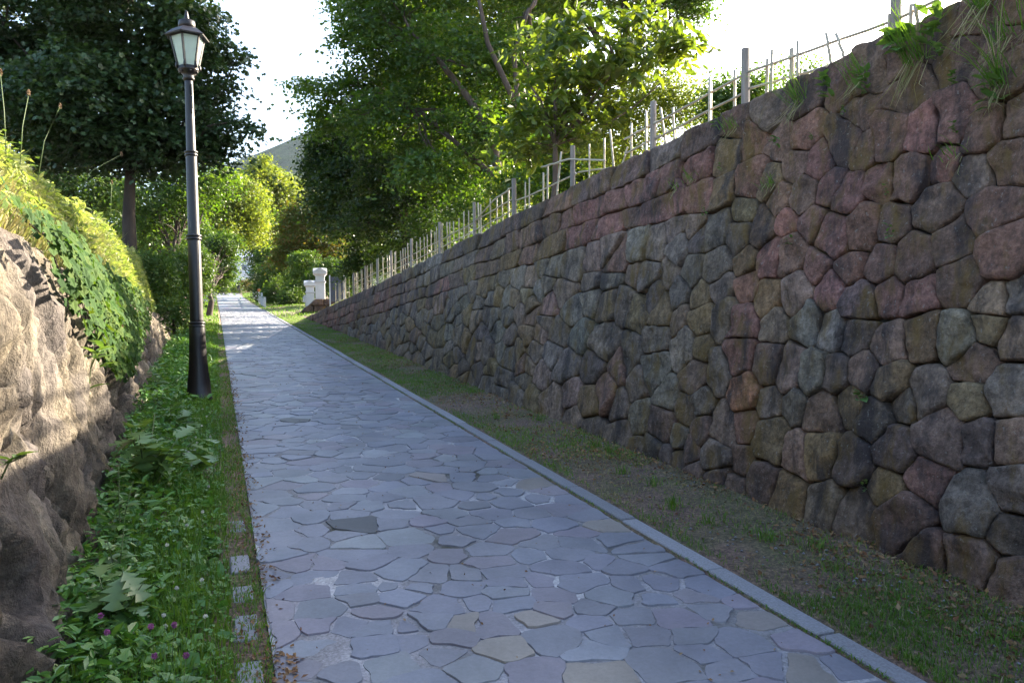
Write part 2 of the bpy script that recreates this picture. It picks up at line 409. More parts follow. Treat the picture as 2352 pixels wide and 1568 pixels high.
# ------------------------------------------------------------------ stone retaining wall
WALL_SITES = "9.46,3.42d 8.36,3.43d 7.72,3.41p 7.23,3.44d 6.75,3.39g 6.3,3.39l 5.87,3.42d 5.44,3.44b 5,3.41g 4.61,3.4b 4.26,3.4b 4,3.4b 3.73,3.43b 3.48,3.47b 3.25,3.41b 3.01,3.36b 4.05,3.11b 3.66,3.11b 3.3,3.25b 3.02,3.01b 3.06,3.24b 9.63,3.09b 8.96,3.13b 8.43,3.17r 7.87,3.14r 7.36,3.16r 6.9,3.15r 6.4,3.17r 5.85,3.19r 5.52,3.2o 5.14,3.23r 4.8,3.15b 4.55,3.13r 9.69,2.84r 8.94,2.86o 8.09,2.79r 7.35,2.83r 6.9,2.89b 6.53,2.91r 6.17,2.88r 5.83,2.91r 5.5,2.87o 5.1,2.87r 4.89,2.81o 4.62,2.88b 4.76,2.65b 4.18,2.95b 3.98,2.83b 4.38,2.84r 4.28,2.66r 4.06,2.54r 4.5,2.65b 4.65,2.47r 3.76,2.87b 3.53,2.82r 3.29,2.84r 3.11,2.75b 2.97,2.53b 2.93,2.75b 3.81,2.58r 3.61,2.59b 3.37,2.59r 3.15,2.5g 5.16,2.65T 4.91,2.48b 4.38,2.43b 4.17,2.32r 3.93,2.35b 3.68,2.32b 3.38,2.36b 3.03,2.27b 3.98,2.06b 3.74,2.05b 3.49,2.07b 3.24,2.13b 4.59,2.22b 4.77,2.22r 4.29,2.1r 5.01,2.03r 5.07,2.24o 4.79,1.91o 4.48,1.92p 4.15,1.91R 3.88,1.8d 3.67,1.86r 3.43,1.84r 3.16,1.89b 2.94,2r 2.97,1.76T 2.84,1.79l 6.8,2.55l 6.15,2.67g 5.87,2.63p 6.44,2.54g 6.07,2.47g 5.78,2.49d 5.48,2.52g 5.19,2.44d 7.22,2.49r 7.43,2.61p 7.72,2.57p 8.25,2.56g 8.86,2.61g 6.17,2.29p 6.49,2.26g 6.82,2.29p 5.8,2.28g 5.43,2.26g 6.42,2.09d 5.98,2.04g 5.62,1.99o 5.36,2.04g 7.26,2.29g 7.75,2.34g 8.38,2.25p 7.69,2.12l 8.93,2.43g 9.5,2.51p 7.25,2.09o 6.89,2.07g 6.61,1.92o 6.19,1.88o 5.9,1.8p 5.58,1.81o 5.26,1.81g 4.99,1.76r 4.67,1.73T 4.34,1.73L 4.1,1.68L 2.84,1.56p 2.99,1.64o 3.16,1.59l 3.05,1.45b 3.38,1.59o 3.34,1.28g 3.63,1.55p 3.89,1.65g 4.46,1.39p 4.23,1.36l 4.01,1.36b 3.8,1.4p 3.57,1.34o 3.48,1.21g 3.06,1.26o 2.83,1.33l 3.67,1.11d 3.89,1.21o 4.11,1.12b 4.1,0.87o 4.36,1.17g 4.62,1.17g 4.91,1.23O 4.99,1.52r 5.25,1.38g 4.69,1.45b 5.54,1.57o 5.78,1.59l 6.18,1.41g 6.2,1.66g 6.89,1.39r 6.7,1.52g 5.94,1.17g 5.59,1.34b 5.45,1.12g 5.98,0.89b 6.38,0.92g 6.79,1g 5.65,1.05d 4.87,0.97r 4.57,0.9o 4.28,0.83p 3.8,0.84d 3.49,0.96d 3.21,1.05p 2.97,1.05d 2.8,1.06p 3.54,0.71o 3.27,0.82r 2.98,0.72L 2.76,0.83g 5.4,0.89b 5.14,0.92g 5.71,0.79l 6.05,0.66g 6.36,0.65g 6.73,0.74g 5.19,0.73l 5.5,0.72b 4.85,0.72b 4.87,0.51b 5.14,0.54d 5.43,0.56b 4.62,0.6d 4.35,0.53o 4.01,0.55g 3.74,0.5g 3.42,0.55b 3.26,0.38b 2.95,0.41b 2.76,0.6d 2.72,0.37b 5.83,0.59d 5.68,0.64d 16.1,3.23g 14.59,3.32l 13.23,3.39d 12.06,3.38d 11.26,3.33d 10.39,3.38d 9.65,3.37d 16.41,3.02b 15.21,3.09g 13.87,3.1g 12.74,3.11g 11.81,3.1b 11,3.1g 10.28,3.09b 16.01,2.71d 14.86,2.81d 13.64,2.8r 12.06,2.8o 11.32,2.79b 10.68,2.81o 16.14,2.56g 15.03,2.59o 13.97,2.64o 12.9,2.53g 12.38,2.62g 11.4,2.56o 10.9,2.57o 10.45,2.62g 9.89,2.53l 9.08,2.67g 15.53,2.42g 14.3,2.28g 13.64,2.47p 13.13,2.4g 12.7,2.26g 11.92,2.2o 12.22,2.42g 11.5,2.37g 10.94,2.41g 10.63,2.42o 10.29,2.34l 10,2.33T 9.55,2.33T 9.18,2.35l 15.71,2.2o 14.46,2.07g 13.64,2.15g 15.05,1.94b 13.82,1.86o 12.49,2.12g 11.52,2.13p 11,2.13d 10.71,2.09g 10.2,2.08g 9.73,2.09p 9.37,2.19o 9.27,2b 8.74,2.08r 15.21,1.7g 14.04,1.63g 12.72,1.7l 11.91,1.73o 12.32,1.9g 11.18,1.89d 9.95,1.81d 9.32,1.81o 8.88,1.81p 8.77,1.94g 15.5,1.49g 13.31,1.51g 12.09,1.55g 11.55,1.64d 11.18,1.62p 10.72,1.58g 10.31,1.61g 9.88,1.5g 9.55,1.6T 9.03,1.56g 9.15,1.42p 9.36,1.43r 11.8,1.35d 12.24,1.28o 11.04,1.28d 10.53,1.37o 9.97,1.24g 10.55,1.16g 9.25,1.22g 8.67,1.3p 11.71,1.15o"
PAL = dict(g=(.085, .082, .078), b=(.088, .062, .054), r=(.125, .066, .064), o=(.10, .078, .04), d=(.045, .04, .045), p=(.15, .115, .105), l=(.115, .12, .118),
           T=(.13, .11, .075), L=(.135, .15, .155), R=(.15, .062, .075), O=(.16, .085, .04))
def warp(t): return np.interp(t, [-4, 7, 12, 36], [-4, 7, 10.5, 23.5])
def unwarp(u): return np.interp(u, [-4, 7, 10.5, 23.5], [-4, 7, 12, 36])
def wall_xyz(t, z, d):
    """d metres in front of the wall's face"""
    zg = SL * t; nl = math.hypot(1, BAT)
    return np.stack([XB + BAT * (z - zg) - d / nl, t, z + d * BAT / nl * .6], -1)

def build_wall():
    root = empty('retaining_wall', (3.6, 0, 0)); off = np.array([3.6, 0, 0])
    tag(root, 'long retaining wall of irregular purple, grey and brown stones beside the path', 'wall')
    S = []; K = []
    for tok in WALL_SITES.split():
        a, b = tok[:-1].split(','); S.append((float(warp(float(a))), float(b))); K.append(tok[-1])
    # coping course away from the part that was read off one by one
    rng = np.random.default_rng(3)
    u = float(warp(16.6))
    while u < float(warp(WEND)) + .1:
        S.append((u, float(ztop(unwarp(u))) - .12)); K.append(rng.choice(list('bdgbd'))); u += rng.uniform(.28, .5)
    u = -3.0
    while u < 2.7: S.append((u, 3.43)); K.append('b'); u += rng.uniform(.4, .6)
    ns = len(S)
    P = poisson(S, -3, float(warp(WEND)), lambda x: SL * float(unwarp(x)) + .02, lambda x: float(ztop(unwarp(x))) - .2,
                lambda x, y: (.36 if x < 2.7 else .30 if x < 7 else .255 if x < 10.5 else .235), 14000, rng)
    for i in range(ns, len(P)):
        x, y = P[i]; top = float(ztop(unwarp(x))) - y
        d = np.hypot(P[:292, 0] - x, P[:292, 1] - y); j = int(d.argmin())
        if d[j] < .6 and rng.random() < .6: K.append(K[j])
        elif top < .9 and x > 7: K.append(rng.choice(list('brbrdb')))
        elif top < 1.2 and x < 3: K.append(rng.choice(list('rbrbb')))
        else: K.append(rng.choice(list('ggggbbodplgo')))
    U0_, CH = 6.2, (.27, .54, .80)
    # three neat courses under the wall's top beyond U0_; the rest is random rubble
    courses = []; rc = random.Random(2); UE = float(warp(WEND)) + .1
    wob = lambda u, k: 0 if k < 0 else .018 * math.sin(u * 2.3 + k * 2) + .012 * math.sin(u * 6.1 + k)
    edge = lambda u, k: float(ztop(unwarp(u))) - (0 if k < 0 else CH[k]) + wob(u, k)
    for k in range(3):
        js = [U0_]
        while js[-1] < UE: js.append(js[-1] + (rc.uniform(.3, .62) if js[-1] < 10 else rc.uniform(.28, .5)))
        for a, b in zip(js[:-1], js[1:]):
            b = min(b, UE); tm = float(unwarp((a + b) / 2)); zg = SL * tm
            if b - a < .12 or edge((a + b) / 2, k - 1) - zg < .06: continue
            sa = 0 if a == U0_ else .05 * math.sin(a * 37 + k); sb = .05 * math.sin(b * 37 + k); g = rc.uniform(.002, .006)
            lo = lambda u: max(edge(u, k), SL * float(unwarp(u)) - .1)
            poly = [(a + g - sa, lo(a) + g), ((a + b) / 2, lo((a + b) / 2) + g), (b - g - sb, lo(b) + g), (b - g + sb, edge(b, k - 1) - g), ((a + b) / 2, edge((a + b) / 2, k - 1) - g), (a + g + sa, edge(a, k - 1) - g)]
            d = np.hypot(P[:292, 0] - (a + b) / 2, (P[:292, 1] - (edge((a + b) / 2, k) + .13)) * 1.4); j = int(d.argmin())
            kk = K[j] if d[j] < .35 else rc.choice('bdgbd' if k == 0 else 'brbrb'); courses.append((poly, kk))
    def bound(x, y):
        if x > U0_:
            return [(x, edge(x, 2) + (-.004), .0, 1.0), (x, SL * float(unwarp(x)) - .14, .08, -1), (UE, 0, 1, 0)]
        if y < edge(U0_, 2): return bound0(x, y) + ([(x, edge(U0_, 2), 0, 1)] if x > U0_ - .35 else [])
        return bound0(x, y) + [(U0_, 0, 1, 0)]
    def bound0(x, y):
        tt = float(unwarp(x)); zt = float(ztop(tt)); slo = SL * (float(unwarp(x + .3)) - float(unwarp(x - .3))) / .6
        zt2 = (float(ztop(unwarp(x + .3))) - float(ztop(unwarp(x - .3)))) / .6
        n1 = math.hypot(1, zt2); n2 = math.hypot(1, slo)
        jt = rng.uniform(-.012, .012)
        return [(x, zt + jt, -zt2 / n1, 1 / n1), (x, SL * tt - .14, slo / n2, -1 / n2), (float(warp(WEND)) + .15, 0, 1, 0)]
    gaps = rng.uniform(.001, .0045, len(P))
    cl = cells(P, .62, bound, lambda i: gaps[i], rng.uniform(-.06, .06, len(P)))
    keep = [i for i in range(len(P)) if not (P[i][0] > U0_ and P[i][1] > edge(P[i][0], 2) - .03)]
    P = P[keep]; K = [K[i] for i in keep]; cl = cells(P, .62, bound, lambda i: gaps[i], rng.uniform(-.06, .06, len(P)))
    for poly, kk in courses: cl.append(poly); K.append(kk); P = np.vstack([P, np.array(poly).mean(0)])
    CC = np.array([PAL[k] for k in K]); CB = CC.copy()
    for i in range(len(P)):
        j = np.argsort(np.hypot(P[:, 0] - P[i][0], P[:, 1] - P[i][1]))[:9]; CB[i] = CC[i] * .52 + CC[j].mean(0) * .48
    items = []
    for i, poly in enumerate(cl):
        if poly is None or area(poly) < .008: continue
        t = float(unwarp(P[i][0])); dist = max(1.0, math.hypot(t - 0.5, 3.6)); vis = t > 2.0
        items.append((area(poly) / dist ** 2 * (1 if vis else .01), i, poly, t))
    items.sort(key=lambda q: -q[0])
    AV = []; AF3 = []; AF4 = []; AC = []; base = 0
    for rank, (_, i, poly, t) in enumerate(items):
        near = rank < 130; nb = 30 if near else (18 if rank < 300 else 12); fr = (1.0, .975, .93, .86, .76, .62, .44, .22) if near else ((1, .93, .8, .5) if rank < 300 else (1, .88, .5))
        r0 = random.Random(i)
        o = outline(poly, nb, .045, .015 if near else .009, i); c = o.mean(0)
        hi = float(ztop(t)) - P[i][1]; bul = r0.uniform(.016, .036) * (.6 if hi < 1.1 else 1); A = math.sqrt(area(poly)); bul *= min(1.3, A / .3) * (.7 if i >= len(keep) else 1)
        tz = (r0.uniform(-.025, .025), r0.uniform(-.02, .03)); sh = r0.uniform(-.012, .022)
        UVs = [o]; dep = [np.full(nb, -.11)]
        for f in fr:
            q = c + (o - c) * f; UVs.append(q)
            e = (1 - f) / 1.0
            dep.append(np.full(nb, bul * (1 - math.exp(-e * 16)) - (.006 if f == 1 else 0) + sh) + (tz[0] * (q[:, 0] - c[0]) + tz[1] * (q[:, 1] - c[1])) / .25 * (1 if f < 1 else .6))
        UVs.append(c[None]); dep.append(np.array([bul * 1.0 + sh]))
        UV = np.concatenate(UVs); Dp = np.concatenate(dep)
        tt = unwarp(UV[:, 0]); q3 = np.c_[tt, UV[:, 1], np.full(len(tt), i * 3.1)]
        live = np.ones(len(Dp)); live[:nb] = 0
        am = .026 if r0.random() < .65 else .046
        Dp = Dp + live * (am * fbm(q3 * [7, 7, 1], 2, 4) + (.013 * fbm(q3 * [20, 20, 1], 3, 9) if near else 0) + .016 * np.abs(vn(q3 * [4, 11, 1], 8)))
        V = wall_xyz(tt, UV[:, 1], Dp) - off
        R_ = len(fr); F4 = []
        for r in range(R_):
            a = np.arange(nb); b = (a + 1) % nb
            F4.append(np.stack([r * nb + a, (r + 1) * nb + a, (r + 1) * nb + b, r * nb + b], 1))
        F4 = np.concatenate(F4); a = np.arange(nb); last = R_ * nb
        F3 = np.stack([last + a, np.full(nb, last + nb), last + (a + 1) % nb], 1)
        k = K[i]; cc = CB[i] * 1.28 * np.array([1.09, .98, .87]) * r0.uniform(.85, 1.18) * np.array([r0.uniform(.95, 1.07), 1, r0.uniform(.93, 1.07)])
        if rank < 300:
            me = np_mesh('stone', V, [F4, F3], True, cc); link('stone', me, MS, root)
        else:
            AV.append(V); AF4.append(F4 + base); AF3.append(F3 + base); AC.append(np.tile(cc, (len(V), 1))); base += len(V)
    me = np_mesh('far_stones', np.concatenate(AV), [np.concatenate(AF4), np.concatenate(AF3)], True, np.concatenate(AC))
    o = link('far_stones', me, MS, root); tag(o, kind='stuff')
    # earth and mortar core behind the stones
    ts = np.arange(-3.5, WEND + .3, .5); V = []; 
    for t in ts:
        zg = SL * t; zt = max(float(ztop(t)), zg + .02)
        for x, z in ((XB + .05 - BAT * .3, zg - .3), (XB + .05 + BAT * (zt - zg), zt - .03), (XB + .42 + BAT * (zt - zg), zt - .03), (XB + .45, zg - .3)):
            V.append((x - 3.6, t, z))
    n = len(ts); F = []
    for i in range(n - 1):
        for k in range(4): F.append((i * 4 + k, (i + 1) * 4 + k, (i + 1) * 4 + (k + 1) % 4, i * 4 + (k + 1) % 4))
    m = MB(); m.add(V, F + [(3, 2, 1, 0), tuple((n - 1) * 4 + k for k in range(4))]); m.build('wall_core', MCORE, root)
MCORE = plain('wall_core', (.02, .019, .016), .95, 0, .3, 20)
build_wall()

# ------------------------------------------------------------------ stone paved path
PAVE_SITES = "0.83,9.15D 1.96,7.24k 2.07,7.04k 0.48,6.26k 1.65,6.15t 2.29,6.11g 2.28,5.67t 1.93,5.28g 0.81,5.56g 0.61,5.62g 0.43,5.76g 1.23,6.26d 0.82,5.32g 1.11,5.22g 0.33,5.27g 0.35,4.95g 0.56,5.03g 0.83,5.08D 1.03,5.05g 0.77,4.71G 0.51,4.8g 0.31,4.65g 1.08,4.72G 1.32,4.81g 1.55,4.73g 1.33,4.58g 1.05,4.5g 1.22,4.35k 1.47,4.35g 1.68,4.18g 1.78,4.78g 2.04,4.69g 2.3,4.78g 2.33,4.55t 2.26,4.3g 2.31,4.1g 2.02,4.31g 1.88,4.15g 1.98,3.98g 2.08,3.85g 0.38,4.47k 0.55,4.43k 0.78,4.36g 0.91,4.21g 0.26,4.38g 0.26,4.21g 0.47,4.24g 0.66,4.17g 0.65,4.03g 0.81,4.01g 1.04,4.09g 1.22,4.03g 1.44,4g 1.59,3.82k 1.74,3.74g 1.76,3.97g 2,3.63g 2.15,3.6g 0.94,3.94g 1.14,3.86g 1.42,3.85g 1.36,3.72g 0.42,4.07k 0.64,3.89g 0.85,3.85g 1.17,3.66g 1.56,3.62k 1.8,3.53g 2.02,3.41g 1.35,3.6g 0.26,3.86k 0.44,3.82g 0.66,3.7k 1,3.67g 0.41,3.66k 0.55,3.61g 0.65,3.53g 0.79,3.5g 0.92,3.53g 1.03,3.46t 1.17,3.4k 1.35,3.41t 1.59,3.27g 1.49,3.5k 1.67,3.44g 1.82,3.25g 1.78,3.1g 1.6,3.14g 1.37,3.18g 1.13,3.17T 0.94,3.35k 0.78,3.38g 0.62,3.39g 0.4,3.45G 0.27,3.63k 0.28,3.3k 0.45,3.19g 0.66,3.18G 0.86,3.21g 0.95,3.05G 1.18,2.95k 1.48,3.01G 1.43,2.83T 1.69,2.8g 2.27,3.93g 2.36,3.43g 2.24,3.38k 2.42,3.25k 2.2,3.21g 1.99,3.18k 1.96,3.01g 2.12,2.86g 2.36,3.05t 2.38,2.79k 2.12,2.68g 2.38,2.55g 1.91,2.84g 2.22,2.6t 1.92,2.69g"
PP = dict(g=(.19, .205, .255), k=(.205, .198, .245), t=(.24, .225, .22), T=(.27, .25, .225), G=(.225, .245, .285), D=(.06, .065, .075), d=(.16, .17, .21))
def build_path():
    root = empty('stone_path', (0, 0, 0)); tag(root, kind='structure')
    S = []; K = []
    for tok in PAVE_SITES.split():
        a, b = tok[:-1].split(','); S.append((float(a), float(b))); K.append(tok[-1])
    rng = np.random.default_rng(5); ns = len(S)
    fld = lambda y: .21 + .05 * math.sin(y * 1.7) + .03 * math.sin(y * 5.1)
    T1 = 46.0
    # anisotropic darts: keeps a few large slabs
    P = poisson(S, .26, 2.40, lambda x: -.6, lambda x: 12.0, lambda x, y: rng.choice([.17, .21, .25, .31]), 9000, rng)
    P2 = poisson([], .26, 2.40, lambda x: 12.15, lambda x: T1, lambda x, y: rng.choice([.22, .26, .31]), 12000, rng)
    P = np.concatenate([P, P2])
    for i in range(ns, len(P)): K.append(rng.choice(list('gggggGkkgd') if rng.random() < .5 else list('gggGg')))
    def bound(x, y): return [(2.45, 0, 1, 0), (.21 + .012 * math.sin(y * 9), 0, -1, 0), (0, T1 + .1, 0, 1)]
    gaps = rng.choice([.0025, .0045, .008, .026], len(P), p=[.42, .32, .14, .12])
    cl = cells(P, .6, bound, lambda i: gaps[i], rng.uniform(-.07, .07, len(P)))
    AV = []; A3 = []; A4 = []; AC = []; base = 0
    order = sorted((i for i in range(len(P)) if cl[i] is not None and area(cl[i]) > .004), key=lambda i: -area(cl[i]) / max(P[i][1], 2) ** 3 * (1 if P[i][1] > 1.8 else .001))
    for rank, i in enumerate(order):
        poly = cl[i]; r0 = random.Random(i + 900)
        nb = 26 if rank < 300 else 10
        o = outline(poly, nb, .035, .02 if rank < 300 else .008, i); c = o.mean(0)
        h = r0.uniform(-.004, .004); tx, ty = r0.uniform(-.012, .012), r0.uniform(-.012, .012)
        L = [(1.0, -.035), (1.0, -.006), (.985 if rank < 300 else .975, 0.0)]
        if rank < 300: L.append((.6, .001))
        UV = np.concatenate([c + (o - c) * f for f, _ in L] + [c[None]])
        D = np.concatenate([np.full(nb, d) for _, d in L] + [np.array([.001])])
        top = np.ones(len(D)); top[:nb] = 0
        D = D + top * (h + tx * (UV[:, 0] - c[0]) + ty * (UV[:, 1] - c[1]) + .0022 * fbm(np.c_[UV * 6, np.full(len(UV), i)], 2))
        V = np.c_[UV[:, 0], UV[:, 1], zp(UV[:, 1]) + D]
        a = np.arange(nb); b = (a + 1) % nb; R_ = len(L) - 1
        F4 = np.concatenate([np.stack([r * nb + a, r * nb + b, (r + 1) * nb + b, (r + 1) * nb + a], 1) for r in range(R_)])
        F3 = np.stack([R_ * nb + a, R_ * nb + b, np.full(nb, (R_ + 1) * nb)], 1)
        cc = np.array(PP[K[i]]) * .9 * r0.uniform(.88, 1.1) * np.array([r0.uniform(.97, 1.03), 1, r0.uniform(.96, 1.05)])
        if rank < 300:
            me = np_mesh('flagstone', V, [F4, F3], False, cc); link('flagstone', me, MF, root)
        else:
            AV.append(V); A4.append(F4 + base); A3.append(F3 + base); AC.append(np.tile(cc, (len(V), 1))); base += len(V)
    o = link('far_flagstones', np_mesh('far_flagstones', np.concatenate(AV), [np.concatenate(A4), np.concatenate(A3)], False, np.concatenate(AC)), MF, root); tag(o, kind='stuff')
    # bedding mortar, flush a little below the slabs
    ts = np.arange(-1, T1 + .01, .25); xs = np.linspace(.2, 2.455, 30)
    X, Y = np.meshgrid(xs, ts); V = np.c_[X.ravel(), Y.ravel(), np.zeros(X.size)]
    V[:, 2] = zp(V[:, 1]) - .006 + .004 * fbm(V * [2.2, 2.2, 1], 3, 2)
    n, m = X.shape; i = np.arange(n - 1)[:, None] * m + np.arange(m - 1)[None, :]
    link('mortar_bed', np_mesh('mortar_bed', V, np.stack([i, i + 1, i + m + 1, i + m], -1).reshape(-1, 4)), MORT, root)
    # beyond the last slabs one can tell apart the surface goes on
    ts = np.arange(T1, 150, 2.0); V = []
    for t in ts:
        wd = np.interp(t, [46, 85, 112, 150], [0, .15, .9, 2.0])
        V += [(.2 - wd * .3, t, float(zp(t)) + .002), (2.46 + wd, t, float(zp(t)) + .002)]
    F = np.array([(2 * i, 2 * i + 1, 2 * i + 3, 2 * i + 2) for i in range(len(ts) - 1)])
    m_, n_, b_, nd, lk = mat('far_paving'); tc = nd.new('ShaderNodeTexCoord')
    vo = nd.new('ShaderNodeTexVoronoi'); vo.inputs['Scale'].default_value = 2.6; lk.new(tc.outputs['Object'], vo.inputs['Vector'])
    vd = nd.new('ShaderNodeTexVoronoi'); vd.feature = 'DISTANCE_TO_EDGE'; vd.inputs['Scale'].default_value = 2.6; lk.new(tc.outputs['Object'], vd.inputs['Vector'])
    c = mixc(nd, lk, .12, (.19, .21, .26), vo.outputs['Color']); c = mixc(nd, lk, ramp(nd, lk, vd.outputs['Distance'], [(.0, (1,) * 3), (.05, (0,) * 3)]).outputs[0], c, (.12, .12, .1))
    lk.new(c, b_.inputs['Base Color']); b_.inputs['Roughness'].default_value = .6
    link('far_paving', np_mesh('far_paving', np.array(V), F, False), m_, root)
build_path()

def build_kerb():
    root = empty('kerb', (0, 0, 0)); tag(root, kind='structure')
    t = .2; rng = random.Random(4)
    while t < 47:
        L = rng.uniform(.8, 1.0); m = MB(); zc = float(zp(t + L / 2))
        rot = Matrix.Rotation(math.atan(SL), 3, 'X') @ Matrix.Rotation(rng.uniform(-.006, .006), 3, 'Z')
        m.box((2.537 + rng.uniform(-.005, .005), t + L / 2, zc - .054 + rng.uniform(0, .006)), (.11, L - .012, .12), rot)
        m.build('kerb_stone', MK, root, bevel=.006); t += L
    for t in (2.2, 2.75, 3.3, 3.75, 4.15, 4.6, 5.3, 26, 31, 36):
        m = MB(); m.box((.105, t, float(zp(t)) - .05), (.10, rng.uniform(.2, .27), .10), Matrix.Rotation(math.atan(SL), 3, 'X') @ Matrix.Rotation(rng.uniform(-.05, .05), 3, 'Z'))
        m.build('edging_block', MK, root, bevel=.006)
build_kerb()

# ------------------------------------------------------------------ rock face on the left
def rock_sheet(name, t0, t1, nt_, prof, nv, disp, m, kind='structure'):
    ts = t0 + (t1 - t0) * np.linspace(0, 1, nt_) ** 1.35; V = []
    for t in ts:
        P = prof(t); L = np.concatenate([[0], np.cumsum(np.hypot(*np.diff(P, axis=0).T))]); s = np.linspace(0, L[-1], nv)
        V.append(np.c_[np.interp(s, L, P[:, 0]), np.full(nv, t), np.interp(s, L, P[:, 1])])
    V = np.concatenate(V); s = np.tile(np.linspace(0, 1, nv), nt_)
    V = disp(V, s)
    i = np.arange(nt_ - 1)[:, None] * nv + np.arange(nv - 1)[None, :]
    o = link(name, np_mesh(name, V, np.stack([i, i + 1, i + nv + 1, i + nv], -1).reshape(-1, 4)), m); tag(o, kind=kind); return o
def rprof(t):
    f, e, z, zr, c = float(xfoot(t)), float(xedge(t)), float(zp(t)), float(zrock(t)), float(zcrest(t))
    return np.array([(f + .05, z - .25), (f, z), (f - .12, z + (zr - z) * .35), (f - .2, z + (zr - z) * .75), (e + .06, zr), (e - .12, zr + .12), (-1.62, zr + (c - zr) * .6), (-2.1, c - .02), (-2.8, c)])
def rdisp(V, s):
    rock = np.clip((.74 - s) / .08, 0, 1)
    # slanting ribs and clefts: noise stretched along a leaning direction
    u = V[:, 1] + .42 * V[:, 2]; v_ = V[:, 2] - .2 * V[:, 1]
    big = fbm(np.c_[u * 1.5, v_ * .6, V[:, 0]], 3, 21)
    cel = 1 - np.abs(fbm(np.c_[u * 3.6, v_ * 1.0, V[:, 0] * 2], 4, 31))
    crk = 1 - np.abs(fbm(np.c_[u * 1.15, v_ * .55 + 3, V[:, 0]], 3, 61))
    pit = fbm(np.c_[u * 15, v_ * 7, V[:, 0] * 9], 3, 41)
    d = rock * (.055 * big + .15 * (cel ** 6 * -1 + .4) + .05 * pit - .24 * np.clip((crk - .93) / .07, 0, 1) + .07 * fbm(np.c_[u * 6.5, v_ * 2.2, V[:, 0]], 3, 51) + .035 * np.abs(fbm(np.c_[u * 13, v_ * 6, V[:, 0] * 5], 3, 71)) - .05 * np.clip((1 - np.abs(fbm(np.c_[u * 4, v_ * 1.6 + 9, V[:, 0]], 3, 81)) - .95) / .05, 0, 1)) + (1 - rock) * .08 * fbm(V * 3, 3, 9)
    V = V.copy(); V[:, 0] += d; V[:, 2] += d * .25 * rock; return V
rock_sheet('rock_face', -2.5, 24, 720, rprof, 110, rdisp, MROCK)

# ------------------------------------------------------------------ far hill
def build_hill():
    c = at(830, 784, 1150); V = []; n, m = 110, 50
    side = Vector((Rv.x, Rv.y, 0)).normalized(); fw = Vector((Fv.x, Fv.y, 0)).normalized()
    for i in range(n):
        for j in range(m):
            a = (i / (n - 1) - .5) * 1500; b = (j / (m - 1)) * 700
            h = 335 * math.exp(-(a / 420) ** 2) * math.exp(-((b - 420) / 330) ** 2)
            p = c + side * a + fw * (b - 420); V.append((p.x, p.y, h))
    V = np.array(V); V[:, 2] += 14 * fbm(V / 60, 3, 3) * np.clip(V[:, 2] / 60, 0, 1) + 4.5 * np.abs(fbm(V / 9, 2, 5)); V[:, 2] -= 5
    i = np.arange(n - 1)[:, None] * m + np.arange(m - 1)[None, :]
    mt, nn, b_, nd, lk = mat('hill_wood'); tc = nd.new('ShaderNodeTexCoord'); q = nse(nd, .08, 6, .75, tc.outputs['Object'], lk)
    lk.new(ramp(nd, lk, q.outputs[0], [(.35, (.012, .03, .014)), (.65, (.035, .07, .025))]).outputs[0], b_.inputs['Base Color']); b_.inputs['Roughness'].default_value = .9
    bump(nd, lk, b_, q.outputs[0], 1, 12)
    tag(link('hill', np_mesh('hill', V, np.stack([i, i + m, i + m + 1, i + 1], -1).reshape(-1, 4)), mt), kind='structure')
build_hill()

# ------------------------------------------------------------------ leaves
def frames(N, rng):
    """orthonormal frames from normals N (n,3)"""
    N = N / (np.linalg.norm(N, axis=1, keepdims=True) + 1e-9)
    a = rng.normal(size=N.shape); a -= (a * N).sum(1, keepdims=True) * N; a /= np.linalg.norm(a, axis=1, keepdims=True) + 1e-9
    return a, np.cross(N, a), N

RHOMB = (np.array([(0, 0, 0), (.45, .3, .07), (1, 0, -.05), (.45, -.3, .07)]), [(0, 1, 2), (0, 2, 3)])
LOBED = (np.array([(0, 0, 0), (.05, .42, .05), (.42, .22, .03), (.62, .5, -.02), (1, 0, -.08), (.62, -.5, -.02), (.42, -.22, .03), (.05, -.42, .05)]),
         [(0, 1, 2), (0, 2, 4), (2, 3, 4), (0, 4, 6), (4, 5, 6), (0, 6, 7)])
OVAL = (np.array([(0, 0, 0), (.28, .17, .05), (.66, .2, .03), (1, 0, -.10), (.66, -.2, .03), (.28, -.17, .05)]),
        [(0, 1, 2), (0, 2, 3), (0, 3, 4), (0, 4, 5)])

def leaf_cloud(name, P, N, size, m, parent=None, shape=RHOMB, rng=RNG, smooth=False, dirs=None):
    P = np.asarray(P); n = len(P)
    a, b, c = frames(np.asarray(N), rng)
    if dirs is not None:
        a = dirs - (dirs * c).sum(1, keepdims=True) * c; a /= np.linalg.norm(a, axis=1, keepdims=True) + 1e-9; b = np.cross(c, a)
    S = (np.asarray(size) * np.ones(n))[:, None, None]
    L, F = shape; k = len(L)
    V = P[:, None, :] + S * (L[None, :, 0, None] * a[:, None] + L[None, :, 1, None] * b[:, None] + L[None, :, 2, None] * c[:, None])
    Fa = (np.array(F)[None] + (np.arange(n) * k)[:, None, None]).reshape(-1, 3)
    return link(name, np_mesh(name, V.reshape(-1, 3), Fa, smooth), m, parent)

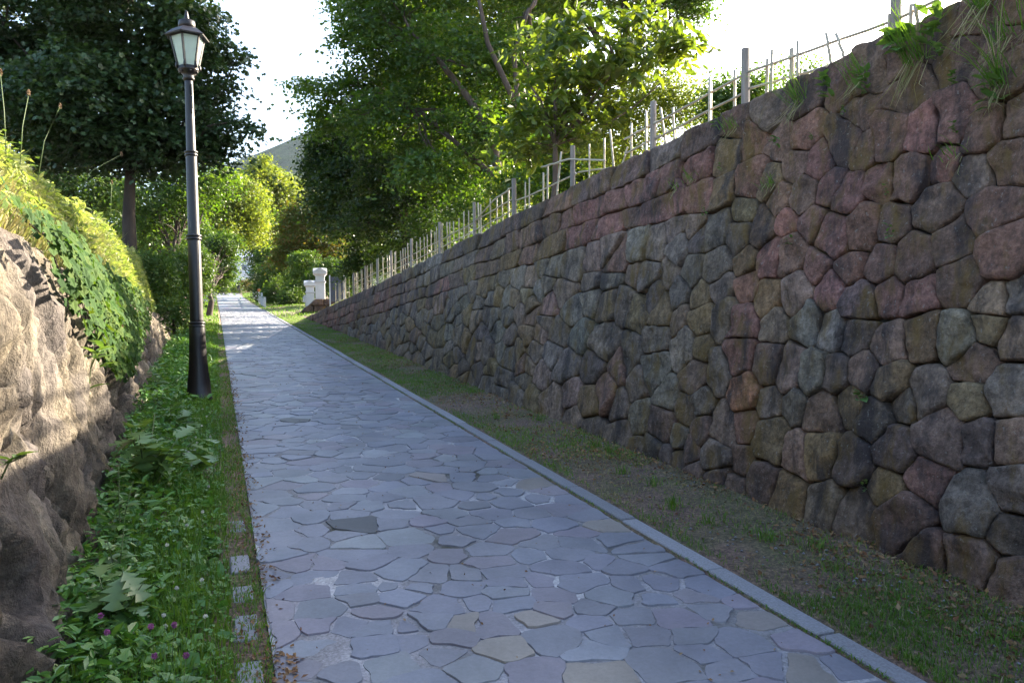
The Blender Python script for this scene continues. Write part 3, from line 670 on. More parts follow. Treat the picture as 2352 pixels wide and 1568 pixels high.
def blob_leaves(blobs, leaf, cover, rng, flat=.35, cs=.5, up=.9, sparse=0.0):
    """leaf positions in layered sprays spread through a set of ellipsoids"""
    PP_, NN = [], []
    for (c, r) in blobs:
        c = np.array(c); r = np.array(r); rm = (r[0] * r[1] * r[2]) ** (1 / 3)
        per = 38; total = 3.6 * cover * 4 * math.pi * rm ** 2 / (leaf ** 2 * .33)
        nc = max(6, int(total / per))
        d = rng.normal(size=(nc, 3)); d /= np.linalg.norm(d, axis=1, keepdims=True)
        rad_ = rng.uniform(.25, 1.0, nc) ** .55
        rad_ *= 1 + .16 * fbm(d * 2.2 + c, 2, 3)
        cc = c + d * rad_[:, None] * r
        keep = fbm(cc * (1.1 / max(rm, .6)) * 1.6, 2, 17) > (-.5 + sparse)
        cc = cc[keep]; d = d[keep]; nc = len(cc)
        if nc == 0: continue
        w_ = cs * rng.uniform(.55, 1.15, nc)
        tilt = np.c_[d[:, 0] * .45, d[:, 1] * .45, np.full(nc, up)] + rng.normal(size=(nc, 3)) * .18
        tilt /= np.linalg.norm(tilt, axis=1, keepdims=True)
        a, b, n_ = frames(tilt, rng)
        q = rng.normal(size=(nc, per, 3)) * np.array([.5, .5, .5 * flat])
        P = cc[:, None] + w_[:, None, None] * (q[..., 0:1] * a[:, None] + q[..., 1:2] * b[:, None] + q[..., 2:3] * n_[:, None])
        droop = (q[..., 0] ** 2 + q[..., 1] ** 2) * .22 * w_[:, None]; P[..., 2] -= droop
        Nn = n_[:, None] + rng.normal(size=(nc, per, 3)) * .55
        PP_.append(P.reshape(-1, 3)); NN.append(Nn.reshape(-1, 3))
    return np.concatenate(PP_), np.concatenate(NN)

def limb_pts(a, b, rng, n=7, sag=.12):
    a = np.array(a); b = np.array(b); L = np.linalg.norm(b - a); o = rng.normal(size=3) * L * sag; o[2] = abs(o[2]) * .5
    t = np.linspace(0, 1, n)[:, None]; return a + (b - a) * t + o * (t * (1 - t) * 2) + rng.normal(size=(n, 3)) * L * .015 * (t > 0) * (t < 1)

def tree(name, label, cat, base, fork, blobs, leaf, cover, m, r0=.15, bark=None, limbs=14, group=None, seed=0, shape=RHOMB, cs=.5, flat=.35, sub=3, sparse=0.0, stems=None):
    rng = np.random.default_rng(seed + 100); bark = bark or MBARK
    base = Vector(base); root = empty(name, base); tag(root, label, cat, group)
    o = np.array(base)
    loc = [(np.array(c) - o, r) for c, r in blobs]
    f = np.array(fork) - o if fork is not None else np.array([0, 0, .5])
    t = MB()
    if stems is None: stems = [[(0, 0, -.15), tuple(f * .5 + rng.normal(size=3) * .04), tuple(f)]]
    else: stems = [[tuple(np.array(p) - o) for p in s_] for s_ in stems]
    for si, s_ in enumerate(stems):
        rr = r0 * (1 if si == 0 else .6); k = len(s_)
        pts = []; rs = []
        for i in range(k - 1):
            for j in range(4):
                u = j / 4; pts.append(Vector(s_[i]).lerp(Vector(s_[i + 1]), u)); rs.append(rr * (1 - .45 * (i + u) / (k - 1)) * (1.35 if (i == 0 and j == 0 and si == 0) else 1))
        pts.append(Vector(s_[-1])); rs.append(rr * .5)
        t = MB(); t.tube(pts, rs, 10); t.build('trunk' if si == 0 else 'branch', bark, root, True)
    tips = [np.array(s_[-1]) for s_ in stems]
    nb = len(loc)
    tw = MB()
    for i in range(limbs):
        c, r = loc[i % nb]; d = rng.normal(size=3); d /= np.linalg.norm(d); tgt = np.array(c) + d * np.array(r) * .6
        src = min(tips, key=lambda q: np.linalg.norm(q - tgt)); L = np.linalg.norm(tgt - src)
        p = limb_pts(src - np.array([0, 0, rng.uniform(0, .15) * r0 * 6]), tgt, rng)
        rr = r0 * rng.uniform(.24, .4); lb = MB(); lb.tube([Vector(q) for q in p], [rr * (1 - .8 * k / 6) for k in range(7)], 6)
        ob = lb.build('branch', bark, root, True)
        for _ in range(sub):
            k = rng.integers(2, 6); d = rng.normal(size=3); d[2] = abs(d[2]) * .5; d /= np.linalg.norm(d)
            e = p[k] + d * L * rng.uniform(.2, .4)
            q = limb_pts(p[k], e, rng, 4); tw.tube([Vector(z) for z in q], [rr * .4 * (1 - .8 * z / 3) for z in range(4)], 4)
    if tw.V: tag(tw.build('twigs', bark, root, True), kind='stuff')
    P, N = blob_leaves(loc, leaf, cover, rng, flat, cs, .9, sparse)
    sz = leaf * rng.uniform(.7, 1.25, len(P))
    cr = leaf_cloud('crown', P, N, sz, m, root, shape, rng)
    return root, cr

def B_(px, py, D, rx, ry, rd=None):
    c = at(px, py, D); k = D / 1800; return ((c.x, c.y, c.z), (rx * k, (rd or (rx + ry) / 2) * k, ry * k))

def gz(x, y):
    if x > 4: return max(3.6, float(zp(y)) + .15)
    if x < -1.3: return float(zcrest(y)) - .05
    return float(zp(y))
def on(px, py, D, dz=0):
    p = at(px, py, D); return (p.x, p.y, gz(p.x, p.y) + dz)

# ------------------------------------------------------------------ trees
T0 = at(298, 520, 20)
tree('maple_tree', 'tall dark green maple with a bare straight trunk behind the lit bank on the left', 'tree', (T0.x, T0.y, gz(T0.x, T0.y)), tuple(at(300, 375, 20)),
     [B_(60, 40, 21, 190, 170), B_(300, 20, 20, 180, 150), B_(420, 90, 19.6, 85, 110), B_(190, 240, 19, 200, 130), B_(380, 250, 20, 125, 120),
      B_(330, 335, 19.6, 170, 52), B_(60, 210, 21, 150, 130), B_(200, -170, 20, 240, 170), B_(480, 340, 20, 75, 32), B_(545, 288, 19.6, 65, 14), B_(530, 125, 20, 44, 26), B_(505, 205, 20, 50, 22), B_(150, 350, 20, 110, 40)],
     .12, .40, G_MAPLE, .2, MBARKD, 22, seed=1, shape=LOBED, cs=.6)
M1 = on(610, 470, 85)
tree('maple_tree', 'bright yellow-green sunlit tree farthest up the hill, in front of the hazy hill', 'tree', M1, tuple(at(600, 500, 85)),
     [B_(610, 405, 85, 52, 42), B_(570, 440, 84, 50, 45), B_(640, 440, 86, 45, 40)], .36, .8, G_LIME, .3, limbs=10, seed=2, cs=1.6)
M2 = on(672, 520, 92)
tree('broadleaf_tree', 'grey-green rounded tree just right of the bright yellow-green one, far up the path', 'tree', M2, tuple(at(672, 500, 92)),
     [B_(672, 445, 92, 48, 48), B_(650, 500, 90, 50, 50), B_(700, 470, 93, 40, 50)], .36, .8, G_OLIVE, .3, limbs=8, seed=3, cs=1.5)
p = on(180, 560, 45)
tree('broadleaf_tree', 'green tree filling the gap under the tall dark maple, left of its trunk', 'tree', p, tuple(at(180, 480, 45)),
     [B_(190, 430, 45, 85, 55), B_(260, 450, 46, 60, 50), B_(120, 420, 45, 60, 45)], .2, .6, G_MID, .2, limbs=8, seed=35, cs=.9)
p = on(405, 690, 40)
tree('spreading_tree', 'backlit tree with dark forking branches between the left bank and the lamp post', 'tree', p, tuple(at(400, 600, 40)),
     [B_(350, 450, 40, 75, 60), B_(430, 440, 41, 70, 60), B_(390, 510, 42, 80, 50), B_(330, 540, 40, 50, 50), B_(480, 410, 42, 70, 45)], .17, .5, G_ELM, .22, MBARKD, 18, seed=4, cs=.8, sparse=.12)
p = on(300, 700, 58)
tree('broadleaf_tree', 'dark rounded tree deep behind the trunk of the tall dark maple', 'tree', p, tuple(at(300, 600, 58)),
     [B_(330, 560, 60, 90, 70), B_(250, 520, 58, 80, 70), B_(400, 590, 57, 60, 60)], .24, .7, G_MID, .25, limbs=8, seed=5, cs=1.1)
p = on(455, 700, 55)
tree('broadleaf_tree', 'yellow-green tree directly right of the lamp post, above the small street tree', 'tree', p, tuple(at(470, 560, 55)),
     [B_(500, 450, 56, 70, 55), B_(555, 460, 57, 60, 60), B_(480, 510, 55, 65, 40), B_(570, 520, 58, 45, 50)], .22, .62, G_LIME, .3, MBARKD, 12, seed=6, cs=1.0)
for k_, (px_, D_, lab_) in enumerate([(690, 78, 'hidden tree added to shade the far path from the right, behind the round reddish bush'), (655, 100, 'hidden tree added to shade the top right of the far path, behind the white railing')]):
    p = on(px_, 640, D_)  # added trees, screened by nearer crowns, that keep sun off the far path
    tree('broadleaf_tree', lab_, 'tree', p, tuple(at(px_, 600, D_)), [B_(px_, 560, D_, 60, 50), B_(px_ - 25, 610, D_, 45, 40), B_(px_ + 30, 520, D_, 60, 50)], .3, .7, G_MID, .28, limbs=6, seed=50 + k_, cs=1.3)
p = on(590, 690, 72)
tree('broadleaf_tree', 'mid-green tree whose crown leans over the far end of the path from the right', 'tree', p, tuple(at(610, 640, 70)),
     [B_(610, 560, 68, 42, 60), B_(630, 610, 66, 45, 50), B_(575, 520, 70, 45, 42), B_(640, 540, 70, 45, 60)], .26, .75, G_MID, .28, limbs=10, seed=7, cs=1.2)
# small street tree with its trunk showing beside the path
tb = (-.3, 37.0, float(zp(37)))
tree('street_tree', 'small dark-trunked tree on the grass at the left edge of the path beyond the lamp', 'tree', tb, (-.25, 37, float(zp(37)) + 1.1),
     [B_(495, 600, 37, 48, 45), B_(465, 570, 37.5, 45, 50), B_(515, 560, 36.5, 40, 30), B_(480, 645, 37, 40, 28), B_(520, 630, 36.8, 26, 24)], .15, .6, G_MID, .16, MBARKD, 14, seed=8, cs=.5)
# right-hand side
E = at(1165, 500, 22)
tree('elm_tree', 'big backlit elm with forking pale trunks rising behind the bamboo fence', 'tree', (E.x, E.y, 3.6), tuple(at(1150, 330, 22)),
     [B_(870, 110, 24, 120, 110), B_(960, -10, 24, 170, 90), B_(1040, 150, 23, 140, 110), B_(800, 230, 25, 100, 60), B_(715, 200, 26, 62, 20), B_(930, 290, 23.5, 160, 90),
      B_(1090, 300, 22.5, 100, 90), B_(1190, 130, 24, 110, 90), B_(1220, -60, 24, 140, 80), B_(850, 30, 25, 90, 70), B_(760, 270, 26, 60, 40), B_(1200, 280, 24, 90, 70), B_(1000, 400, 22, 110, 60)],
     .15, .5, G_ELM, .15, MBARK, 26, seed=9, cs=.62, sparse=.3, flat=.2,
     stems=[[tuple(at(1165, 520, 22)), tuple(at(1150, 420, 22)), tuple(at(1130, 320, 22)), tuple(at(1080, 230, 22.2)), tuple(at(1000, 130, 22.5))],
            [tuple(at(1135, 340, 22)), tuple(at(1190, 240, 22)), tuple(at(1180, 120, 22)), tuple(at(1215, 20, 22))],
            [tuple(at(1180, 230, 22)), tuple(at(1120, 100, 22)), tuple(at(1100, 0, 22))],
            [tuple(at(1150, 420, 22)), tuple(at(1050, 330, 22.4)), tuple(at(960, 250, 23))]])
p = at(1180, 560, 31)  # added tree: its bright leaf colour stands in for the elm's sunlit far leaves
tree('added_lime_tree', 'yellow-green tree added behind the big elm to imitate sunlit leaves in its gaps', 'tree', (p.x, p.y, 3.8), tuple(at(1150, 400, 31)),
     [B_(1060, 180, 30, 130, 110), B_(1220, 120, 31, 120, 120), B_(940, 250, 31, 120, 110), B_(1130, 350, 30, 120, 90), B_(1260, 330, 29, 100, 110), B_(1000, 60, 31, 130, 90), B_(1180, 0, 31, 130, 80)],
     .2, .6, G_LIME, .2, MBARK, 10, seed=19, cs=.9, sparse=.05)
p = at(850, 640, 31)
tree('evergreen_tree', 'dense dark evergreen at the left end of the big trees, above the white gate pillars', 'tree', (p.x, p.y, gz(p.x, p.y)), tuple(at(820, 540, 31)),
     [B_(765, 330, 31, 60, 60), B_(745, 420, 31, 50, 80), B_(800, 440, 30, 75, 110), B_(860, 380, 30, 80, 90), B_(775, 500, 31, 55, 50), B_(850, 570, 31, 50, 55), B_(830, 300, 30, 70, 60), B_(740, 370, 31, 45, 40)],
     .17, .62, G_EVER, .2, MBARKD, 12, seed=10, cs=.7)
p = at(930, 620, 27)
tree('broadleaf_tree', 'shadowy tree with bare twisting lower branches behind the middle of the bamboo fence', 'tree', (p.x, p.y, 3.7), tuple(at(930, 500, 27)),
     [B_(900, 400, 27, 90, 70), B_(980, 430, 26, 90, 60), B_(860, 500, 27, 80, 60), B_(1020, 350, 27, 90, 60), B_(1080, 420, 27, 70, 50)], .14, .5, G_EVER, .16, MBARK, 22, seed=11, cs=.6, sparse=.05)
p = at(1450, 420, 27)
tree('broadleaf_tree', 'dark crown at the top edge behind the large-leaved magnolia', 'tree', (p.x, p.y, 3.7), tuple(at(1430, 150, 27)),
     [B_(1400, -40, 27, 170, 55), B_(1560, -30, 27, 75, 55), B_(1480, -120, 27, 150, 80), B_(1250, 0, 27, 90, 80), B_(1590, 10, 27, 45, 38)], .14, .6, G_ELM, .2, MBARKD, 10, seed=12, cs=.7)

# magnolia: its nearest large leaves are parts
mb = at(1262, 470, 12.2)
mroot, mcr = tree('magnolia_tree', 'magnolia with big pale green drooping leaves just behind the bamboo fence', 'tree', (mb.x, mb.y, 3.58), tuple(at(1275, 330, 12.2)),
     [B_(1390, 100, 12.4, 120, 75), B_(1300, 160, 12.2, 90, 80), B_(1500, 70, 12.8, 90, 60), B_(1230, 130, 12.8, 70, 100), B_(1260, 250, 12.4, 90, 70), B_(1400, 200, 12.9, 90, 70), B_(1330, 290, 12.6, 80, 55), B_(1220, 330, 12.6, 70, 60), B_(1560, 110, 13, 50, 45)],
     .19, .34, G_MAG, .065, MBARK, 22, seed=13, shape=OVAL, cs=.42, flat=.3)
def leaf_mesh(name, L, W, n=6, fold=.12, droop=.2, lobes=None, m=None):
    V = []; F = []
    for i in range(n + 1):
        t = i / n; wv = W * math.sin(math.pi * min(1, t * .96 + .03) ** .85) * (1 if lobes is None else (1 - .35 * (i % 2)))
        z = -droop * L * t * t
        V += [(L * t, -wv, z + fold * wv), (L * t, 0, z), (L * t, wv, z + fold * wv)]
    for i in range(n):
        a = i * 3; F += [(a, a + 3, a + 4, a + 1), (a + 1, a + 4, a + 5, a + 2)]
    me = bpy.data.meshes.new(name); me.from_pydata(V, [], F); me.polygons.foreach_set('use_smooth', [True] * len(F)); me.materials.append(m); return me
mleaf = leaf_mesh('leaf', .23, .052, 6, .25, .22, None, G_MAGO)
rngm = np.random.default_rng(77)
mroot_o = np.array(mroot.location)
spr = 0
while spr < 42:
    bl = [B_(1390, 100, 12.2, 125, 80), B_(1300, 180, 12.0, 95, 90), B_(1500, 80, 12.5, 90, 60), B_(1250, 240, 12.2, 80, 80), B_(1400, 200, 12.5, 90, 70)][rngm.integers(5)]
    d = rngm.normal(size=3); d /= np.linalg.norm(d)
    if d[1] > .2: continue
    c = np.array(bl[0]) + d * np.array(bl[1]) * rngm.uniform(.75, 1.0); spr += 1; k0 = rngm.integers(5, 8); a0 = rngm.uniform(0, 6.28)
    for k in range(k0):
        an = a0 + 6.283 * k / k0 + rngm.normal() * .15
        o = bpy.data.objects.new('leaf', mleaf); C.objects.link(o); o.parent = mcr
        o.location = Vector(c - mroot_o); s_ = rngm.uniform(.7, 1.15); o.scale = (s_,) * 3
        o.rotation_euler = (rngm.normal() * .15, rngm.uniform(.05, .75), an)

# shrubs
def shrub(name, label, base, blobs, leaf, cover, m, seed, group=None, shape=RHOMB, cs=.35, flat=.8, limbs=8, sparse=0., up=.5):
    return tree(name, label, 'shrub', base, (base[0], base[1], base[2] + .25), blobs, leaf, cover, m, .035 if leaf < .15 else .06, MBARKD, limbs, group, seed, shape, cs, flat, 2, sparse)
p = at(1480, 400, 14); shrub('fine_leaved_shrub', 'large feathery shrub with fine leaves lit from behind, right of the magnolia', (p.x, p.y, 3.6),
      [B_(1480, 250, 14, 105, 72), B_(1400, 290, 14, 70, 60), B_(1560, 230, 14, 65, 55), B_(1500, 200, 14.4, 80, 45), B_(1600, 250, 14, 40, 40), B_(1430, 350, 13.6, 90, 45)], .062, .32, G_LIME, 21, cs=.4, flat=1.2, limbs=14)
p = at(1690, 300, 13); shrub('leafy_shrub', 'low shrub showing through the fence right of the feathery one', (p.x, p.y, 3.6),
      [B_(1690, 215, 13, 60, 45), B_(1750, 205, 13, 50, 36), B_(1640, 240, 13, 50, 45)], .07, .6, G_ELM, 22, cs=.35)
p = at(1850, 260, 12); shrub('leafy_shrub', 'small wispy shrub behind the fence nearest the bare sky', (p.x, p.y, 3.6),
      [B_(1850, 150, 12, 28, 20), B_(1800, 165, 12, 25, 18), B_(1880, 165, 12, 30, 16)], .06, .25, G_ELM, 23, cs=.3, sparse=.1)
p = at(1235, 520, 19); shrub('leafy_shrub', 'glowing yellow-green shrub under the elm behind the fence', (p.x, p.y, 3.7),
      [B_(1230, 400, 19, 65, 55), B_(1290, 440, 18, 70, 60), B_(1180, 440, 20, 60, 50), B_(1340, 380, 19, 80, 70)], .11, .45, G_LIME, 24, cs=.45)
p = at(1290, 470, 16.5); shrub('leafy_shrub', 'mid-green shrub filling the space under the magnolia crown, left of its trunk', (p.x, p.y, 3.6),
      [B_(1240, 360, 16.5, 75, 60), B_(1330, 340, 16, 80, 55), B_(1290, 430, 16, 95, 50), B_(1400, 380, 15.5, 70, 45), B_(1180, 420, 17, 60, 50)], .12, .42, G_ELM, 36, cs=.4)
p = at(1090, 560, 22); shrub('leafy_shrub', 'deep green shrub behind the fence below the elm trunks', (p.x, p.y, 3.7),
      [B_(1080, 480, 22, 70, 45), B_(1000, 520, 24, 70, 45), B_(1140, 470, 21, 50, 40), B_(1330, 460, 16, 80, 50)], .11, .5, G_ELM, 25, cs=.5)
p = at(1000, 620, 27); shrub('leafy_shrub', 'dark shrub behind the tightly staked part of the fence', (p.x, p.y, 3.8),
      [B_(960, 560, 27, 70, 40), B_(890, 590, 29, 60, 40), B_(1030, 560, 25, 50, 35), B_(830, 610, 31, 50, 45)], .13, .5, G_EVER, 26, cs=.5)
p = on(695, 600, 52); shrub('round_maple', 'rounded maple bush with reddish tips left of the evergreen', p,
      [B_(690, 530, 52, 58, 52), B_(730, 500, 52, 45, 40), B_(665, 580, 52, 40, 35), B_(750, 560, 53, 50, 50), B_(700, 490, 52, 45, 28)], .2, .8, G_RUST, 27, cs=.7, flat=.35)
p = on(770, 700, 45); shrub('leafy_shrub', 'layered light green shrub rising behind the taller white pillar', p,
      [B_(770, 620, 46, 55, 28), B_(740, 650, 47, 45, 35), B_(800, 650, 45, 40, 40), B_(700, 610, 48, 40, 35)], .16, .7, G_MID, 28, cs=.6, flat=.3)
p = on(670, 710, 50); shrub('leafy_shrub', 'bright green bushy shrub left of the white pillars at the path side', p,
      [B_(672, 690, 50, 38, 26), B_(640, 670, 54, 35, 35), B_(690, 660, 52, 45, 40)], .15, .8, G_MID, 29, cs=.5)
p = on(615, 700, 58); shrub('leafy_shrub', 'dark shrub behind the little white railing', p,
      [B_(612, 670, 58, 30, 32), B_(605, 635, 64, 26, 30), B_(640, 630, 58, 35, 45)], .18, .8, G_MID, 30, cs=.6)
p = on(578, 690, 116); shrub('hedge_shrub', 'dry reddish-brown hedge bush behind the walking person', p,
      [B_(588, 664, 116, 20, 15), B_(575, 652, 122, 30, 10)], .2, .8, G_RUST, 31, cs=.6)
p = on(470, 700, 66); shrub('leafy_shrub', 'green hedge left of the far end of the path under the street tree', p,
      [B_(490, 662, 95, 32, 12), B_(530, 662, 125, 36, 10), B_(445, 650, 60, 45, 24)], .2, .8, G_MID, 32, cs=.6)
for k, (px, py, D, rx, ry, m_, lab) in enumerate([
    (345, 640, 19, 55, 75, G_MID, 'dark leafy shrub at the end of the bank, nearest the ivy'),
    (395, 640, 23, 45, 75, G_MID, 'tall weedy shrub in the shade just left of the lamp post'),
    (400, 720, 17, 30, 30, G_MID, 'low dark shrub at the foot of the bank beside the lamp post'),
    (440, 610, 30, 45, 60, G_MID, 'dim shrub behind the lamp post under the street tree')]):
    c = at(px, py, D); b0 = (c.x, c.y, max(float(zp(c.y)), c.z - ry * D / 1800 * 1.0))
    shrub('leafy_shrub', lab, b0, [B_(px, py, D, rx, ry), B_(px + rx * .5, py + ry * .5, D, rx * .6, ry * .6)], .085 if D < 20 else .11, .55, m_, 40 + k, 'shrubs between the bank and the lamp', cs=.35)

# ------------------------------------------------------------------ bamboo fence
def build_fence():
    root = empty('bamboo_fence', (4.5, 0, 3.6)); tag(root, 'weathered bamboo fence of thin stakes and thicker posts on top of the stone wall', 'fence')
    o = np.array([4.5, 0, 3.6])
    gnd = lambda t: float(max(ztop(t) + np.interp(t, [13, 33], [0, .38]), zp(t) + .1)) - .1
    FX = [('P', 4.12, 3.97, 0.01), ('P', 5.79, 4.25, 0.02), ('P', 7.39, 4.27, 0.03), ('P', 9.43, 4.31, 0.03), ('s', 4.18, 3.89, 0.01), ('s', 3.98, 3.87, 0.01), ('s', 3.95, 3.86, -0.03), ('s', 4.78, 3.99, -0.03), ('s', 4.67, 3.94, -0.07), ('s', 5.1, 4.05, 0.01), ('m', 5.22, 4.04, 0.01), ('s', 5.4, 4.09, 0.02), ('s', 5.54, 4.07, 0.02), ('s', 5.88, 4.14, 0.02), ('s', 6.01, 4.14, 0.02), ('s', 6.3, 4.17, 0.02), ('m', 6.36, 4.14, 0.02), ('s', 7.07, 4.11, -0.01), ('s', 7.31, 4.18, -0.07), ('s', 7.48, 4.19, 0.02), ('s', 7.59, 4.15, 0.02), ('s', 7.93, 4.19, 0.02), ('s', 8.04, 3.94, 0.15), ('s', 8.33, 4.22, -0.06), ('s', 8.58, 4.19, 0.02), ('s', 8.88, 4.19, 0.02), ('s', 9.56, 4.17, 0.02), ('s', 9.78, 4.32, 0.16), ('s', 10.21, 4.24, 0.03), ('s', 10.55, 4.21, 0.03), ('s', 10.95, 4.22, 0.03), ('s', 11.26, 4.22, 0.03),
          ('P', 2.3, 3.95, 0)]
    rng = random.Random(12); posts = [11.66, 13.75, 16.1, 18.65, 21.0, 23.0, 25.0, 27.3]
    for i, t in enumerate(posts): FX.append(('P', t, 4.36 + .02 * i, .02))
    t = 11.95
    while t < 31.5:
        if min(abs(t - q) for q in posts) > .12 and not (27.8 < t < 29.5 and rng.random() < .5):
            FX.append(('s', t, 4.27 + (t - 12) * .011 + rng.uniform(-.05, .06), rng.uniform(-.03, .04)))
        t += rng.uniform(.24, .4)
    for t in (2.7, 3.1, 3.5): FX.append(('s', t, 3.95, .02))
    for kd, t, zt, ln in FX:
        r = .038 if kd == 'P' else (.02 if kd == 'm' else .0125); zb = gnd(t); m = MB()
        r *= rng.uniform(.85, 1.15); dx = rng.uniform(-.015, .015) + (0 if kd == 'P' else rng.choice([-.03, .03]))
        n_ = 5; pts = []; rs = []
        h = zt - zb; scale = h / max(h - .35, .2)
        for k in range(n_ + 1):
            u = k / n_; pts.append((dx, t + ln * scale * (1 - u) - 0, zb + h * u - o[2])); rs.append(r)
            if kd == 's' and 0 < k < n_:
                pts.append((dx, t + ln * scale * (1 - u), zb + h * u + .012 - o[2])); rs.append(r * 1.18)
                pts.append((dx, t + ln * scale * (1 - u), zb + h * u + .024 - o[2])); rs.append(r)
        m.tube(pts, rs, 8 if kd == 'P' else 6)
        m.build('post' if kd == 'P' else 'stake', MPOST if kd == 'P' else MBAM, root, True if kd != 'P' else False)
    def rail(pts, r=.011, lab=None):
        m = MB(); P = []
        for a, b in zip(pts[:-1], pts[1:]):
            for k in range(6): P.append(Vector(a).lerp(Vector(b), k / 6))
        P.append(Vector(pts[-1])); P = [p_ - Vector(o) + Vector((rng.uniform(-.004, .004), 0, rng.uniform(-.006, .006))) for p_ in P]
        m.tube(P, r, 6); q = m.build('rail', MBAM, root, True)
        if lab: q['label'] = lab
    # upper and lower rails between posts; gone from 7.6 to 9.4
    rail([(4.5, 2.2, 3.84), (4.5, 4.12, 3.83), (4.5, 5.79, 4.035)]); rail([(4.52, 4.7, 3.74), (4.52, 5.79, 3.885)])
    rail([(4.5, 5.79, 4.03), (4.5, 7.39, 4.02)]) ; rail([(4.52, 5.79, 3.88), (4.52, 7.39, 3.86)])
    rail([(4.5, 7.3, 4.03), (4.5, 8.05, 4.03)]); rail([(4.52, 7.3, 3.87), (4.52, 8.05, 3.87)])
    rail([(4.52, 9.4, 3.93), (4.52, 10.7, 3.96), (4.52, 11.66, 4.0)])
    rail([(4.46, 8.45, 3.88), (4.42, 9.4, 4.12), (4.4, 10.3, 4.22)], .013, 'broken bamboo pole sagging across the gap in the rails')
    rail([(4.55, 8.5, 3.80), (4.5, 9.3, 3.93)], .011, 'fallen bamboo rail lying low in the gap')
    rail([(4.47, 11.7, 4.22), (4.47, 12.6, 4.18), (4.44, 13.5, 3.98)], .013, 'loose bamboo rail curving down from its post')
    ts = [13.75, 16.1, 18.65, 21.0, 23.0, 25.0, 27.3]
    for j, h in enumerate((.17, .33, .5)):
        for a, b in zip(ts[:-1], ts[1:]):
            za, zb = gnd(a) + .1 + h, gnd(b) + .1 + h; rail([(4.5 + .012 * j, a, za), (4.5 + .012 * j, b, zb)])
    rail([(4.5, 11.66, 3.86), (4.5, 13.75, 3.85)]); rail([(4.51, 11.66, 4.06), (4.51, 13.75, 4.02)])
    rail([(4.48, 31.5, 3.75), (4.5, 29.4, 4.15)], .013, 'slanting stick propped at the far end'); rail([(4.45, 27.6, 4.02), (4.5, 28.9, 4.05)])
build_fence()

# ------------------------------------------------------------------ street lamp
def build_lamp():
    x, y = -.205, 10.75; z0 = float(zp(y)) - .03
    root = empty('street_lamp', (x, y, z0)); root.rotation_euler = (0, rad(-.95), 0); tag(root, 'tall black fluted cast-iron street lamp with a frosted six-sided lantern on the grass verge', 'street lamp')
    m = MB()
    m.lathe([(.165, 0), (.165, .08), (.15, .11), (.135, .3), (.12, .42), (.108, .58), (.10, .8), (.096, .99), (.093, 1.0), (.086, 1.05)], 32, flute=.16, fz=[(.13, .98)])
    m.build('base', MIRON, root, True)
    m = MB(); m.lathe([(.084, 1.0), (.080, 1.1), (.077, 2.15), (.070, 2.2), (.066, 3.2), (.058, 3.25), (.049, 4.1), (.049, 4.2)], 32, flute=.22, fz=[(1.08, 2.1), (2.24, 3.18), (3.3, 3.9)]); m.build('post', MIRON, root, True)
    for z, r in ((1.03, .1), (2.14, .093), (3.21, .079)):
        m = MB(); m.lathe([(r * .85, z - .035), (r, z - .03), (r, z - .012), (r * .9, z - .008), (r * .9, z + .006), (r * 1.03, z + .01), (r * 1.03, z + .028), (r * .85, z + .034)], 28); m.build('collar', MIRON, root, True)
    m = MB(); m.box((.03, -.055, 4.02), (.02, .05, .13)); m.box((.03, -.075, 3.85), (.025, .03, .16)); m.tube([(.03, -.05, 3.93), (.03, -.085, 3.9), (.03, -.085, 3.75), (.03, -.05, 3.72)], .009, 6); m.build('bracket', MIRON, root)
    m = MB(); m.lathe([(.05, 4.14), (.075, 4.17), (.06, 4.2), (.09, 4.24), (.125, 4.27), (.125, 4.3)], 24); m.build('lantern_holder', MIRON, root, True)
    # lantern: six sides, wider above
    zb, zt, rb, rt = 4.30, 4.70, .12, .205; off = rad(14)
    P = lambda k, r, z: Vector((r * math.cos(off + k * math.pi / 3), r * math.sin(off + k * math.pi / 3), z))
    lan = MB(); lan.lathe([(rb + .012, zb - .015), (rb + .012, zb + .02)], 6, off=off); lan.lathe([(rt + .012, zt - .02), (rt + .018, zt + .02)], 6, off=off)
    for k in range(6): lan.tube([P(k, rb, zb), P(k, rt, zt)], .015, 4)
    frame = lan.build('lantern_frame', MIRON, root)
    for k in range(6):
        a, b, c, d = P(k, rb - .008, zb + .02), P(k + 1, rb - .008, zb + .02), P(k + 1, rt - .008, zt - .015), P(k, rt - .008, zt - .015)
        n = (b - a).cross(d - a).normalized() * .004; g = MB(); V = [a + n, b + n, c + n, d + n, a - n, b - n, c - n, d - n]
        g.add(V, [(0, 1, 2, 3), (7, 6, 5, 4), (0, 4, 5, 1), (1, 5, 6, 2), (2, 6, 7, 3), (3, 7, 4, 0)]); g.build('glass_pane', MGLASS, frame)
    for k in range(6):
        q = P(k, rb + .02, zb + .02); s = MB(); s.lathe([(.012, -.03), (.018, 0), (.014, .03), (.006, .05)], 8, c=tuple(q)); s.build('stud', MIRON, frame, True)
        q = P(k + .5, .105, zb - .045); s = MB(); s.lathe([(.008, -.02), (.015, 0), (.008, .02)], 8, c=tuple(q)); s.build('knob', MIRON, frame, True)
    r = MB(); r.lathe([(.268, 4.685), (.273, 4.70), (.18, 4.78), (.125, 4.81), (.11, 4.815)], 6, off=off); r.build('lantern_roof', MIRON, root)
    r = MB(); r.lathe([(.108, 4.80), (.102, 4.87), (.098, 4.905), (.07, 4.92), (.03, 4.925)], 24); r.build('roof_cap', MIRON, root, True)
    r = MB(); r.lathe([(.034, 4.92), (.028, 4.96), (.02, 5.0), (.016, 5.03), (.008, 5.045)], 12); r.build('finial', MIRON, root, True)
